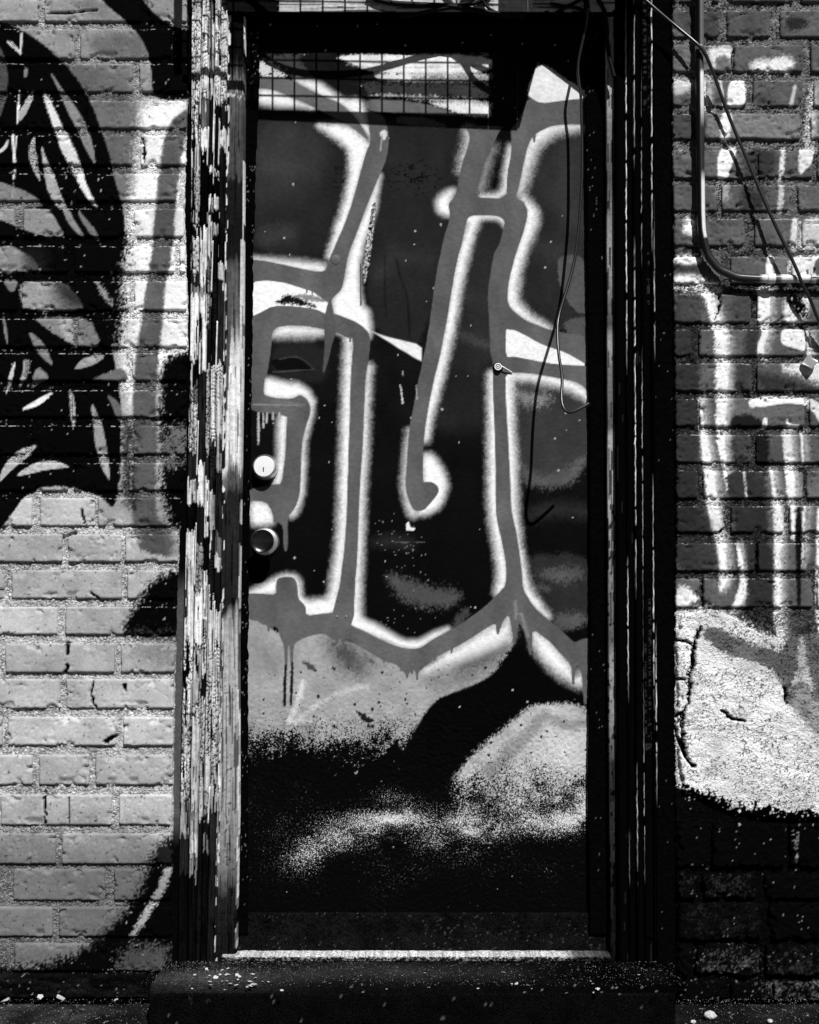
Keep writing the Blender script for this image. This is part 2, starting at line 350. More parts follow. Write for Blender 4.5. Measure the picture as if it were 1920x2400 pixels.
GREY = [
 P([(600,181),(671,182),(741,219),(793,240),(815,256),(845,290),(869,334),(830,302),(812,290),(738,252),(689,230),(640,209),(600,207)], G_*1.1, 2),
 P([(862,262),(900,270),(908,300),(912,330),(905,375),(893,402),(864,471),(840,535),(815,600),(808,647),(802,677),(780,699),(771,711),(747,694),(732,683),(691,670),(660,661),(625,657),(586,661),(586,608),(625,612),(675,623),(719,633),(761,639),(771,612),(775,600),(819,501),(858,356),(869,336),(866,300)], G_, 2),
 P([(586,745),(605,735),(640,717),(690,717),(740,725),(763,735),(784,735),(830,752),(850,765),(865,780),(868,800),(863,850),(857,882),(854,944),(851,1038),(844,1132),(841,1200),(838,1294),(832,1372),(829,1460),(800,1475),(770,1465),(780,1435),(788,1403),(797,1372),(808,1278),(813,1200),(819,1007),(822,882),(829,794),(813,791),(788,778),(760,772),(719,764),(672,763),(650,766),(638,778),(635,819),(628,866),(620,891),(618,913),(620,927),(647,933),(685,935),(703,925),(719,935),(728,951),(727,969),(716,1001),(708,1038),(705,1101),(703,1157),(694,1185),(685,1200),(678,1206),(674,1219),(674,1285),(670,1294),(666,1285),(664,1234),(650,1222),(642,1228),(639,1200),(624,1176),(580,1173),(580,1148),(644,1135),(660,1135),(669,1070),(672,1001),(674,972),(594,966),(580,935),(580,819)], G_, 2, 0, 1, 1),
 P([(775,695),(782,735),(788,775),(779,803),(769,844),(757,880),(760,835),(762,800),(760,775),(762,735),(769,711)], G_*.85, 2, 0, 1, 1),
 P([(575,1391),(610,1391),(647,1394),(647,1369),(650,1356),(669,1351),(688,1353),(697,1366),(699,1403),(716,1419),(718,1443),(760,1438),(780,1435),(829,1469),(854,1479),(901,1504),(938,1518),(970,1522),(988,1518),(1013,1500),(1048,1482),(1085,1460),(1137,1423),(1167,1393),(1186,1372),(1187,1322),(1176,1267),(1167,1230),(1162,1200),(1162,1101),(1160,1008),(1156,915),(1156,852),(1149,823),(1147,748),(1143,689),(1156,600),(1173,568),(1180,534),(1183,519),(1175,510),(1160,505),(1111,505),(1100,508),(1093,519),(1082,575),(1074,600),(1063,656),(1048,748),(1034,823),(1011,915),(995,1008),(991,1082),(992,1130),(1000,1129),(1015,1130),(1028,1142),(1028,1156),(1011,1177),(993,1197),(970,1197),(956,1168),(950,1138),(954,1082),(959,1008),(978,908),(1004,785),(1022,648),(1041,556),(1056,508),(1050,479),(1067,460),(1072,445),(1080,395),(1096,345),(1102,319),(1090,295),(1180,295),(1167,312),(1156,341),(1137,378),(1123,427),(1111,463),(1187,466),(1189,408),(1197,371),(1199,338),(1198,300),(1215,285),(1240,226),(1267,243),(1320,236),(1390,228),(1390,293),(1327,291),(1293,295),(1267,306),(1249,319),(1238,341),(1230,371),(1219,427),(1208,466),(1226,471),(1236,490),(1236,508),(1230,534),(1208,600),(1193,656),(1189,704),(1197,722),(1215,739),(1234,752),(1290,774),(1400,795),(1400,858),(1379,856),(1327,826),(1271,808),(1234,787),(1208,774),(1189,772),(1186,765),(1185,837),(1208,836),(1271,849),(1327,856),(1400,858),(1400,945),(1381,923),(1367,904),(1349,895),(1308,886),(1252,876),(1215,873),(1186,876),(1185,915),(1188,971),(1193,1064),(1197,1156),(1199,1200),(1208,1237),(1215,1274),(1223,1341),(1226,1382),(1249,1419),(1271,1441),(1308,1471),(1338,1500),(1347,1506),(1367,1497),(1400,1497),(1400,1640),(1378,1638),(1367,1627),(1364,1578),(1351,1556),(1347,1586),(1341,1593),(1338,1558),(1312,1530),(1290,1504),(1247,1473),(1247,1519),(1241,1523),(1234,1493),(1217,1456),(1212,1482),(1206,1500),(1200,1478),(1193,1439),(1178,1456),(1173,1474),(1165,1476),(1161,1460),(1137,1474),(1085,1508),(1048,1526),(1022,1541),(985,1571),(978,1584),(970,1568),(962,1575),(954,1584),(939,1567),(922,1552),(910,1554),(844,1516),(812,1493),(804,1516),(798,1494),(790,1506),(782,1497),(757,1485),(732,1488),(703,1500),(688,1512),(686,1570),(682,1570),(680,1515),(674,1512),(674,1570),(668,1570),(666,1512),(656,1491),(652,1472),(638,1466),(628,1468),(613,1457),(575,1450)], G_, 2, 0, 1, 1),
]
DOOR_BG = [
 # upper panels: thin dark wash
 P([(590,275),(850,275),(858,340),(815,480),(765,612),(590,606)], .015, 14, 10), P([(590,280),(700,282),(760,300),(740,420),(660,470),(590,460)], .034, 110, 14, .9), P([(600,540),(690,520),(700,560),(600,580)], .05, 40, 14, .5), P([(880,285),(1080,292),(1060,340),(900,335)], .05, 40, 14, .8),
 P([(890,280),(1110,290),(1080,420),(1030,640),(980,830),(880,775),(860,700),(865,520),(900,400)], .016, 10, 8),
 P([(1180,300),(1400,270),(1400,790),(1290,770),(1195,715)], .018, 14, 10), P([(1270,340),(1400,300),(1400,560),(1300,540),(1255,430)], .03, 90, 14, .8),
 P([(1230,480),(1330,500),(1320,700),(1240,690)], .018, 60, 10, .6),
 P([(1308,600),(1360,595),(1392,650),(1392,712),(1374,735),(1352,733),(1325,698),(1308,650)], .085, 3, 3),
 P([(1318,750),(1392,742),(1392,800),(1330,785)], .07, 6, 6),
 P([(1095,510),(1190,505),(1180,560),(1155,650),(1155,900),(1060,860),(1040,760),(1070,620)], .02, 10, 8),
 P([(1035,800),(1150,800),(1155,1000),(1060,1010),(1000,1000)], .016, 50, 10, .8),
 P([(1048,765),(1150,800),(1140,820),(1060,785)], .05, 16, 12, .7),
 P([(1186,905),(1240,900),(1300,905),(1382,950),(1382,1085),(1345,1128),(1292,1143),(1235,1136),(1200,1115)], .034, 4, 6),
 P([(1200,1085),(1290,1125),(1382,1060),(1345,1128),(1292,1143),(1235,1136)], .09, 26, 20, .8),
 P([(1205,905),(1280,905),(1290,945),(1215,945)], .32, 30, 26, .6),
 P([(1205,890),(1265,905),(1275,930),(1215,915)], .03, 14, 18, .8),
 # lower panels
 L([(890,640),(940,600),(1000,610)], [14,22,12], .035, 60, 14, .6), L([(1060,700),(1110,690),(1150,720)], [10,14,8], .035, 44, 14, .6), L([(1230,560),(1290,600),(1350,590)], [12,18,12], .04, 60, 14, .5), L([(1240,1210),(1300,1190),(1370,1200)], [10,16,12], .03, 50, 14, .6), L([(880,1270),(920,1265),(960,1275)], [8,12,8], .03, 40, 14, .6), L([(620,400),(680,380),(720,400)], [14,20,12], .05, 60, 14, .5),
 P([(905,1340),(1000,1375),(1085,1390),(1060,1420),(990,1425),(925,1390)], .075, 26, 26, .85),  # paler arc: sheen of the door put into the colour
 P([(1085,1425),(1102,1430),(1080,1470),(1055,1475)], .06, 14, 14, .8),
 P([(1210,1300),(1392,1300),(1392,1445),(1345,1470),(1310,1478),(1250,1430)], .022, 18, 12),
 P([(1290,1335),(1350,1330),(1370,1352),(1330,1368),(1250,1345)], .10, 24, 24, .7),
 P([(1230,1365),(1285,1372),(1290,1385),(1240,1382)], .1, 16, 18, .6),
 P([(1300,1440),(1360,1440),(1385,1450),(1345,1470),(1308,1476)], .10, 22, 16, .8),
 P([(640,800),(760,800),(770,900),(640,890)], .014, 20, 8),
 P([(632,846),(660,838),(705,838),(735,868),(720,872),(650,870)], .0015, 3, 3, .9),
 L([(640,872),(735,866)], 1.2, .05, 2, 1),
 L([(655,842),(680,836),(705,837),(738,866)], 1.0, .04, 2, 1),
 L([(902,600),(902,690),(905,745)], 1.6, .005, 4, 3, .7), L([(930,610),(938,650),(957,700),(960,790)], 2, .004, 5, 3, .7),
 # head of the door with its shade painted near-black, and what shows through the mesh
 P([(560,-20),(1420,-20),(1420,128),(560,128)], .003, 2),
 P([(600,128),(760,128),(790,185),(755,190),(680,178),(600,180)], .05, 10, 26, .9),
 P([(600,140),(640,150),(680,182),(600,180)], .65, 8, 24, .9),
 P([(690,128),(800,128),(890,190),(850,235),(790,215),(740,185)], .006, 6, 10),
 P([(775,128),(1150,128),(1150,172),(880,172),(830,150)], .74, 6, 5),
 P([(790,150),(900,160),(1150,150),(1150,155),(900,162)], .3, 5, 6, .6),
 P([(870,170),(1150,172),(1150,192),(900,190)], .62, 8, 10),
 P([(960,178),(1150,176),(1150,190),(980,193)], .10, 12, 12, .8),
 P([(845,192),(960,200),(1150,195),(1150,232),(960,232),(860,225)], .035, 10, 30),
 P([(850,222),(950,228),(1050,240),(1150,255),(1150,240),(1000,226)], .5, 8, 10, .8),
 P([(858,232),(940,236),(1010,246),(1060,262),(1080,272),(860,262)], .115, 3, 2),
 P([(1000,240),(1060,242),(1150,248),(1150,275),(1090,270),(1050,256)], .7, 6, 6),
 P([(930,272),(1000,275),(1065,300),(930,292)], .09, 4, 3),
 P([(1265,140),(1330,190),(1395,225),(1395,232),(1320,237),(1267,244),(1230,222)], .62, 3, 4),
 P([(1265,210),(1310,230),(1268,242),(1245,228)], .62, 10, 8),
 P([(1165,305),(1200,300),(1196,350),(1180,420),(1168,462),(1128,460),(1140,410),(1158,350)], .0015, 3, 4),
]
DOOR_LOW = [
 P([(560,1440),(620,1462),(660,1488),(757,1480),(850,1515),(940,1565),(990,1570),(1060,1530),(1200,1480),(1200,1530),(1150,1590),(1025,1637),(985,1690),(950,1760),(900,1830),(560,1830)], .31, 6, 6),
 P([(760,1490),(815,1500),(880,1545),(850,1590),(800,1570),(770,1530)], .07, 70, 26, .95),
 P([(580,1490),(640,1500),(660,1560),(620,1590),(580,1560)], .2, 50, 20, .8),
 P([(980,1580),(1060,1560),(1140,1530),(1190,1500),(1180,1560),(1100,1600),(1020,1630)], .19, 40, 26, .85),
 L([(1080,1565),(1140,1540),(1185,1515)], 12, .07, 22, 16, .7),
 L([(680,1690),(700,1640),(710,1600)], 5, .62, 8, 8, .7), L([(690,1690),(760,1640),(820,1615),(860,1610)], 5, .55, 10, 10, .6), L([(676,1688),(730,1690)], 4, .6, 8, 8, .6),
 P([(1196,1520),(1245,1500),(1262,1540),(1300,1580),(1366,1615),(1385,1625),(1390,1650),(1245,1650),(1200,1690),(1100,1775),(1060,1840),(890,1840),(950,1757),(985,1690),(1025,1637),(1090,1618),(1150,1590)], .0012, 5, 12),
 P([(1245,1652),(1392,1648),(1392,1960),(1060,1970),(1040,1860),(1100,1775),(1200,1692)], .42, 9, 14),
 P([(1290,1720),(1392,1735),(1392,1800),(1250,1800)], .6, 60, 20, .7),
 L([(1150,1810),(1200,1755),(1245,1715),(1270,1678),(1290,1682),(1330,1702),(1400,1692)], [16,17,16,12,10,10,10], .23, 14, 12, .9),
]
def door_paint(px, py):
    b = np.full(px.shape, .002) + .010 * fbm(px / 60, py / 60, 3) * sstep(1500, 300, py)
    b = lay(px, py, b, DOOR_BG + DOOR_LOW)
    # scuffs and dried smears
    b = b * (0.72 + 0.56 * fbm(px / 34, py / 52, 12, 4))
    # paint worn through to black rust towards the bottom, ragged
    n = 0.30 * vn(px / 7.5, py / 7.5, 21) + 0.30 * vn(px / 3.2, py / 3.2, 22) + 0.40 * fbm(px / 30, py / 30, 23)
    left_edge = 1670 + 70 * (fbm(px / 90, px * 0 + 3, 24) - .5) + np.where(px < 640, 25, 0)
    right_edge = 1780 + 110 * (fbm(px / 70, px * 0 + 8, 25) - .5)
    edge = np.where(px > 1000 , right_edge, left_edge); span = np.where(px > 1000, 330, 170)
    lose = sstep(0, 1, (py - edge) / span)
    b = np.where(n < .18 + lose * 0.62, np.where(py > 1500, .0014, b), b)
    b = np.where(lose > .985, .0014, b)
    # pits and scabs in the pale part
    pit = specks(px, py, 17, .35 * sstep(.3, .7, vn(px / 40, py / 40, 32)), 31, .08, .24) & (py > 1560)
    b = np.where(pit, np.minimum(b, .02), b)
    # white dust sprayed low down, a band like a breaking wave
    fog = np.clip(1 - (sd_line(px, py, np.array([(690, 2010, 2), (760, 1978, 6), (860, 1935, 14), (960, 1925, 20), (1040, 1940, 14), (1150, 1930, 24), (1290, 1905, 34), (1390, 1890, 34)])) / 85), 0, 1)
    fog = fog * (.55 + .8 * fbm(px / 40, py / 30, 54))
    mk = specks(px, py, 9.0, .08 * fog + .03 * sstep(2200, 1960, py) * sstep(1820, 1950, py), 57, .10, .3)
    b = np.where(mk & (py > 1790), .2 + .4 * vn(px / 5, py / 5, 53), b)
    under = [(k, q, .0015, 120, 6, .5, m_) for k, q, v, s_, g_, o_, m_ in HALO if g_]
    b = np.where(py < 1420, lay(px, py, b, under), b)
    halo = lay(px, py, b, [(k, q, v, s_ * 2.4 + 17, g_ * .7, o_, m_) if g_ else (k, q, v, s_, g_, o_, m_) for k, q, v, s_, g_, o_, m_ in HALO], 1.25)
    out = lay(px, py, halo, GREY)
    out = np.where((np.abs(out - G_) < .02) & (py < 1700), out * (0.62 + 0.76 * fbm(px / 45, py / 80, 61, 5)), out)
    post = [
     L([(978,1565),(978,1592)], [4,2], G_, 1.5), L([(954,1565),(954,1588)], [4,2], G_, 1.5), L([(966,1565),(966,1578)], [4,2], G_, 1.5), L([(940,1556),(940,1572)], [3,1.5], G_, 1.5), L([(804,1488),(804,1520)], [4,1.8], G_, 1.5), L([(790,1488),(790,1508)], [3,1.6], G_, 1.5), L([(815,1488),(815,1502)], [3,1.6], G_, 1.5), L([(780,1485),(780,1499)], [3,1.6], G_, 1.5),
     L([(1168,1462),(1167,1484)], [6,3], G_, 1.5), L([(1206,1470),(1206,1508)], [6,2], G_, 1.5), L([(1243,1480),(1243,1532)], [5,2.4], G_, 1.5), L([(1344,1560),(1344,1602)], [5,2.4], G_, 1.5), L([(1371,1600),(1372,1648)], [6,2.5], G_, 1.5), L([(1020,1536),(1018,1550)], [3,1.6], G_, 1.5), L([(1060,1516),(1058,1530)], [3,1.6], G_, 1.5), L([(900,1540),(900,1552)], [3,1.6], G_, 1.5),
     L([(630,1462),(630,1478)], [4,2], G_, 1.5), L([(638,1462),(638,1474)], [3,2], G_, 1.5), L([(732,680),(732,693)], [2.5,1.5], G_, 1.5), L([(719,678),(719,686)], [2,1.4], G_, 1.5), L([(821,790),(821,801)], [2.5,1.6], G_, 1.5), L([(1252,318),(1252,333)], [4,1.5], G_, 1.5),
     P([(640,709),(675,690),(705,700),(748,721),(700,716),(660,712)], .006, 6, 8), P([(684,690),(735,690),(770,709),(725,706)], .22, 4, 5),
     L([(670,1560),(668,1600),(667,1652)], 3.2, .006, 2, 3), L([(685,1555),(684,1600),(682,1650)], 3.2, .006, 2, 3),
     L([(606,968),(606,1040)], 2.2, .4, 2, 2), L([(617,968),(618,1002)], 1.8, .4, 2, 2), L([(626,968),(625,990)], 1.8, .4, 2), L([(640,968),(640,982)], 1.8, .35, 2), L([(655,968),(655,978)], 1.8, .35, 2),
     L([(594,948),(700,950)], 1.2, .22, 2, 1), L([(640,940),(712,950)], 3, .16, 6, 4, .6),
     P([(888,312),(905,302),(908,318),(900,330)], .6, 3, 4), L([(896,318),(892,352)], 1.5, .3, 2),
     L([(1208,1410),(1210,1450)], 3, .22, 5, 4, .7), L([(1222,1440),(1238,1490)], 3, .25, 6, 5, .6),
     L([(944,870),(945,880)], 1.0, .3, 2, 2), L([(938,902),(942,925),(944,945)], [.8,1.2,2.2], .5, 2, 3), P([(952,1228),(958,1222),(962,1236),(974,1238),(970,1244),(952,1243)], .75, 1.5, 1, 1, 0),
     L([(925,1271),(995,1271)], .5, .12, 1.5, 2, .7), L([(976,904),(978,935)], 1.2, .3, 2, 2),
     L([(845,620),(846,715)], 1.2, .02, 1.5, 1),

     P([(705,1548),(720,1552),(738,1560),(742,1572),(722,1570)], .06, 4, 8), P([(830,1660),(850,1690),(870,1695),(880,1688),(862,1680)], .01, 3, 6), P([(862,1695),(872,1706),(860,1704)], .01, 2, 4), P([(865,1540),(880,1552),(872,1560)], .1, 3, 6),
    ]
    out = lay(px, py, out, post)
    f1, f2 = vor(px / 10 + vn(px / 9, py / 9, 7), py / 8 + vn(px / 7, py / 7, 8), 9)
    peel = sd_poly(px, py, np.array([(872,480),(882,470),(876,540),(866,620),(854,670),(850,640),(858,570)], float)) < 0
    out = np.where(peel, np.where(f2 - f1 < .17, .004, .55 * vn(px / 4, py / 4, 11) + .1), out)
    craze = np.clip(1 - np.hypot((px - 965) / 75, (py - 415) / 45), 0, 1) + .7 * np.clip(1 - np.hypot((px - 800) / 45, (py - 420) / 45), 0, 1)
    ridge = np.abs(fbm(px / 22, py / 14, 15, 4) - .5)
    out = np.where((ridge < .035 * craze ** .5) & (out < .06), .003, out)
    # light flecks flung over the dark paint
    fl = specks(px, py, 30, .13 * sstep(.35, .7, vn(px / 90, py / 90, 72)), 71, .05, .10)
    out = np.where(fl & (out < .06), .35, out)
    fl2 = specks(px, py, 9, .3, 73, .10, .22) & (sd_line(px, py, np.array([(880, 1460, 8), (1000, 1450, 14), (960, 1310, 20), (930, 1250, 30)])) < 40 * vn(px / 20, py / 20, 5))
    out = np.where(fl2 & (out < .06), .16, out)
    return out

def door_mist(px, py):
    """how thickly fine pale dust (above 0) or bare black grain (below 0) covers the door"""
    fog = np.clip(1 - (sd_line(px, py, np.array([(690, 2010, 2), (760, 1978, 6), (860, 1935, 14), (960, 1925, 20), (1040, 1940, 14), (1150, 1930, 20), (1290, 1905, 30), (1390, 1890, 30)])) / 95), 0, 1)
    cl_ = fbm(px / 46, py / 30, 54, 4)
    m = .36 * fog ** 1.9 * (.35 + 1.25 * cl_) * np.interp(px, [680, 760, 900, 1400], [.6, .85, 1, 1.1]) + .20 * np.exp(-(((px - 930) / 80) ** 2 + ((py - 1918) / 16) ** 2))
    m += .28 * sstep(2260, 1980, py) * sstep(1760, 1870, py) * np.clip(fbm(px / 90, py / 60, 55, 5) * 1.6 - .25, 0, 1)
    m = m * sstep(1750, 1840, py)
    el = np.where(px > 1000, 1700, 1610); sp = np.where(px > 1000, 210, 190)
    loss = .74 * sstep(0, 1, (py - el) / sp) * (.3 + 1.4 * fbm(px / 36, py / 36, 57, 4))
    loss += .25 * sstep(1490, 1600, py) * fbm(px / 50, py / 50, 58)
    return m, loss * (py > 1480)
# ---- left wall
LEFT_BG = [
 P([(-300,-50),(460,-50),(460,250),(-300,250)], .30, 30, 10),
 P([(-300,130),(250,140),(330,240),(330,500),(250,640),(150,760),(-300,800)], .14, 40, 12),
 P([(200,90),(330,75),(355,140),(240,145)], .12, 30, 10, .8), P([(240,150),(310,155),(310,215),(230,210)], .15, 30, 10, .8), P([(230,240),(330,240),(330,320),(240,300)], .14, 40, 20),
 P([(160,0),(230,0),(300,55),(230,50)], .16, 30, 10, .7),
 # white glow with a grey stripe in it
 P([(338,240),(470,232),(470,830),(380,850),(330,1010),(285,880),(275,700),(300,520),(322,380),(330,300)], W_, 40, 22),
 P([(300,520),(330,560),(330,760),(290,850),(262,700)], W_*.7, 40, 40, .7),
 L([(470,262),(425,290),(408,330),(398,400),(390,470),(384,570),(372,640),(362,700),(353,780),(343,860),(338,950),(344,1030),(338,1110),(338,1200),(350,1270),(372,1310)], [20,22,24,24,24,25,23,24,26,27,28,26,28,28,36,24], G_, 8, 5),
 P([(330,1210),(380,1215),(408,1260),(405,1318),(360,1315),(320,1280)], .07, 22, 14, .9),
 P([(378,830),(470,820),(470,1230),(400,1240),(378,1150),(374,1000)], .0015, 14, 26),
 P([(285,980),(320,990),(312,1110),(325,1200),(285,1180)], .012, 22, 26, .9),
 P([(400,1000),(440,1000),(430,1080),(380,1090)], .35, 20, 50, .35),
 # the pale lower wall
 P([(-300,1130),(60,1160),(100,1140),(160,1138),(215,1152),(262,1190),(300,1230),(330,1300),(470,1310),(470,2300),(-300,2300)], .42, 8, 8),
 P([(262,1190),(300,1200),(330,1290),(300,1320),(270,1260)], .5, 30, 20, .7),
 P([(470,1325),(405,1335),(368,1352),(332,1392),(305,1440),(288,1475),(300,1497),(470,1505)], .0015, 16, 22),
 P([(300,1500),(420,1500),(420,1580),(330,1560)], .16, 50, 50, .5),
 P([(-300,1960),(470,1930),(470,2290),(-300,2290)], .12, 190, 30, .85),
 P([(-300,2220),(200,2210),(470,2100),(470,2330),(-300,2330)], .10, 60, 30, .6),
 P([(470,1940),(385,1965),(350,2010),(330,2080),(270,2160),(200,2225),(80,2265),(-300,2285),(-300,2420),(470,2420)], .0015, 22, 26),
 L([(396,2040),(375,2090),(345,2140),(312,2190)], [8,8,8,5], .36, 5, 10),
 P([(300,2220),(395,2215),(395,2270),(270,2275)], .09, 18, 40, .8),
 P([(365,1975),(408,1985),(405,2030),(370,2030)], .01, 10, 20),
]
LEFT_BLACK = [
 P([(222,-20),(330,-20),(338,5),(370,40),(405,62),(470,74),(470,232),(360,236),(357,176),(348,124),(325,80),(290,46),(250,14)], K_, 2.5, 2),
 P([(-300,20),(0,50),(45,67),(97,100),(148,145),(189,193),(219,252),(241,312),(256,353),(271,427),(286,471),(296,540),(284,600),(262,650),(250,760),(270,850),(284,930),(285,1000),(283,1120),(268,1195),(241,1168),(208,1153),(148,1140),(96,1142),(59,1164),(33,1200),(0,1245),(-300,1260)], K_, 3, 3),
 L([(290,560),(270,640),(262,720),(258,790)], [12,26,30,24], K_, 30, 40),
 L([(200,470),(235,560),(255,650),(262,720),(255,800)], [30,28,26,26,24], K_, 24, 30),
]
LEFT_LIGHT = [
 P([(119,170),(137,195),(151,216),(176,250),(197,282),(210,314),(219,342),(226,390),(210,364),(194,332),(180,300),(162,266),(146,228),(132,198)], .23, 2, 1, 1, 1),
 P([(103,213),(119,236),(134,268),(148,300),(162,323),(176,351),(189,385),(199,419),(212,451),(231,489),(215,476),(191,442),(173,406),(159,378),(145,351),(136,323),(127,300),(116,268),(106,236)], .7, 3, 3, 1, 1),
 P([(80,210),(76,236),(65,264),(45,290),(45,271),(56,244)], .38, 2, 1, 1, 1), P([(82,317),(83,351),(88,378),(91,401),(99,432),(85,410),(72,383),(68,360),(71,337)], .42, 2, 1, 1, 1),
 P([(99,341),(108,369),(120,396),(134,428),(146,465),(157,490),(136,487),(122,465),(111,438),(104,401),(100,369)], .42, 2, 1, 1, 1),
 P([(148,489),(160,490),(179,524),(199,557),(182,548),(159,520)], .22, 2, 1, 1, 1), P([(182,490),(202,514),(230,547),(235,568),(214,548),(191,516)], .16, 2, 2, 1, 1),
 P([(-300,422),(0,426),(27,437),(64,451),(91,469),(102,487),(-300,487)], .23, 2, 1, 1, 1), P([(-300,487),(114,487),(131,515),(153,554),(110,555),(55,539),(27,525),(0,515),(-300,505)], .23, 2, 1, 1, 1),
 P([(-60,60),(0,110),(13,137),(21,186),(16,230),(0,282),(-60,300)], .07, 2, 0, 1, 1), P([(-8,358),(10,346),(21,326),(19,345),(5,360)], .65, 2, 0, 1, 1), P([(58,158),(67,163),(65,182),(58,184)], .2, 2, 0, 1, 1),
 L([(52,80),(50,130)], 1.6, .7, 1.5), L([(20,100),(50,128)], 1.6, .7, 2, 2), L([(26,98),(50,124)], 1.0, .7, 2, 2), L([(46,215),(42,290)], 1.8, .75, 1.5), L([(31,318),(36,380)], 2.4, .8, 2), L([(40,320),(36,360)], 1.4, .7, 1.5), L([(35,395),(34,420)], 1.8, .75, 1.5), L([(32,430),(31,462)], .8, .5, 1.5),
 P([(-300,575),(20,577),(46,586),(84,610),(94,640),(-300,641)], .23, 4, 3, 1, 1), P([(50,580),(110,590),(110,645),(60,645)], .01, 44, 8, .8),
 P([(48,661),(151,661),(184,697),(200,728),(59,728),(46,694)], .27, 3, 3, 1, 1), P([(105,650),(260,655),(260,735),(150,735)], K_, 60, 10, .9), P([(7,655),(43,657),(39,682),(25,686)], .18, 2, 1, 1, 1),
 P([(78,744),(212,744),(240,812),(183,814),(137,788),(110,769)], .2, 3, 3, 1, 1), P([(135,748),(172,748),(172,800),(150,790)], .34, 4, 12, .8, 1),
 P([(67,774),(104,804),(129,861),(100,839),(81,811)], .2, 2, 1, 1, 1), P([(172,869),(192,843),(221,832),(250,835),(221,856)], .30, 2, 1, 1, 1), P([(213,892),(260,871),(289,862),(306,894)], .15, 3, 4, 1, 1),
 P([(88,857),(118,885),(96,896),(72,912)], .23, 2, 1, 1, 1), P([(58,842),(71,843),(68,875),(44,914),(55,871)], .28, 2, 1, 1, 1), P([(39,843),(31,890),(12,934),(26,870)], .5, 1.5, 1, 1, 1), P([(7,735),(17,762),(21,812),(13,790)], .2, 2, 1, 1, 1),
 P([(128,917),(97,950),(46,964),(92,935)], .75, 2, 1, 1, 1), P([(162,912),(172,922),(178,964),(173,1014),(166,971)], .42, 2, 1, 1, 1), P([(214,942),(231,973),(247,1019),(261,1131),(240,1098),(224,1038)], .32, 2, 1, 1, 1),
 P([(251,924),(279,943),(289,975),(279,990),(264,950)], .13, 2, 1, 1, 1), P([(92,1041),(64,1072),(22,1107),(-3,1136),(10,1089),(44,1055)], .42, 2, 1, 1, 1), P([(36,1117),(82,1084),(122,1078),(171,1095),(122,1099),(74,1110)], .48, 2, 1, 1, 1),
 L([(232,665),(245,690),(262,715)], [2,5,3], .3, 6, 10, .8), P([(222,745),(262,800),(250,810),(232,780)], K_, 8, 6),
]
def grainy(px, py, b, k=.8):
    """sandy joints: dark and pale grains that the spray did not cover evenly"""
    f1, f2 = vor(px / 7.5 + .8 * vn(px / 9, py / 9, 61), py / 5.5 + .8 * vn(px / 8, py / 8, 62), 63)
    g = np.where(f2 - f1 < .16, .12, np.where(_hash(np.floor(px / 7), np.floor(py / 5), 64) > .6, 1.25, .9))
    big = sstep(.3, .6, fbm(px / 60, py / 26, 65))
    return np.clip(b * (1 - k * big + k * big * g) + np.where(g > 1, .02, 0) * (b > .01), .003, .8)
def left_paint(px, py, mortar=False):
    b = np.full(px.shape, .34)
    b = lay(px, py, b, LEFT_BG)
    if mortar: b = np.minimum(b * 1.22, .84)
    b = b * (0.70 + 0.60 * fbm(px / 55, py / 40, 14, 5))
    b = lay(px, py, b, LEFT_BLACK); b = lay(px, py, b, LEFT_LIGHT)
    if mortar:   # paint did not reach every grain of the joint
        b = np.where((b < .02) & (vn(px / 3, py / 3, 15) > .9), .2, b)
    fl = specks(px, py, 22, .14, 16, .06, .13) & (b < .05); b = np.where(fl, .28, b)
    pit = specks(px, py, 19, .3, 17, .05, .15) & (b > .15); b = np.where(pit, b * .2, b)
    if mortar: b = grainy(px, py, b, .6)
    return b

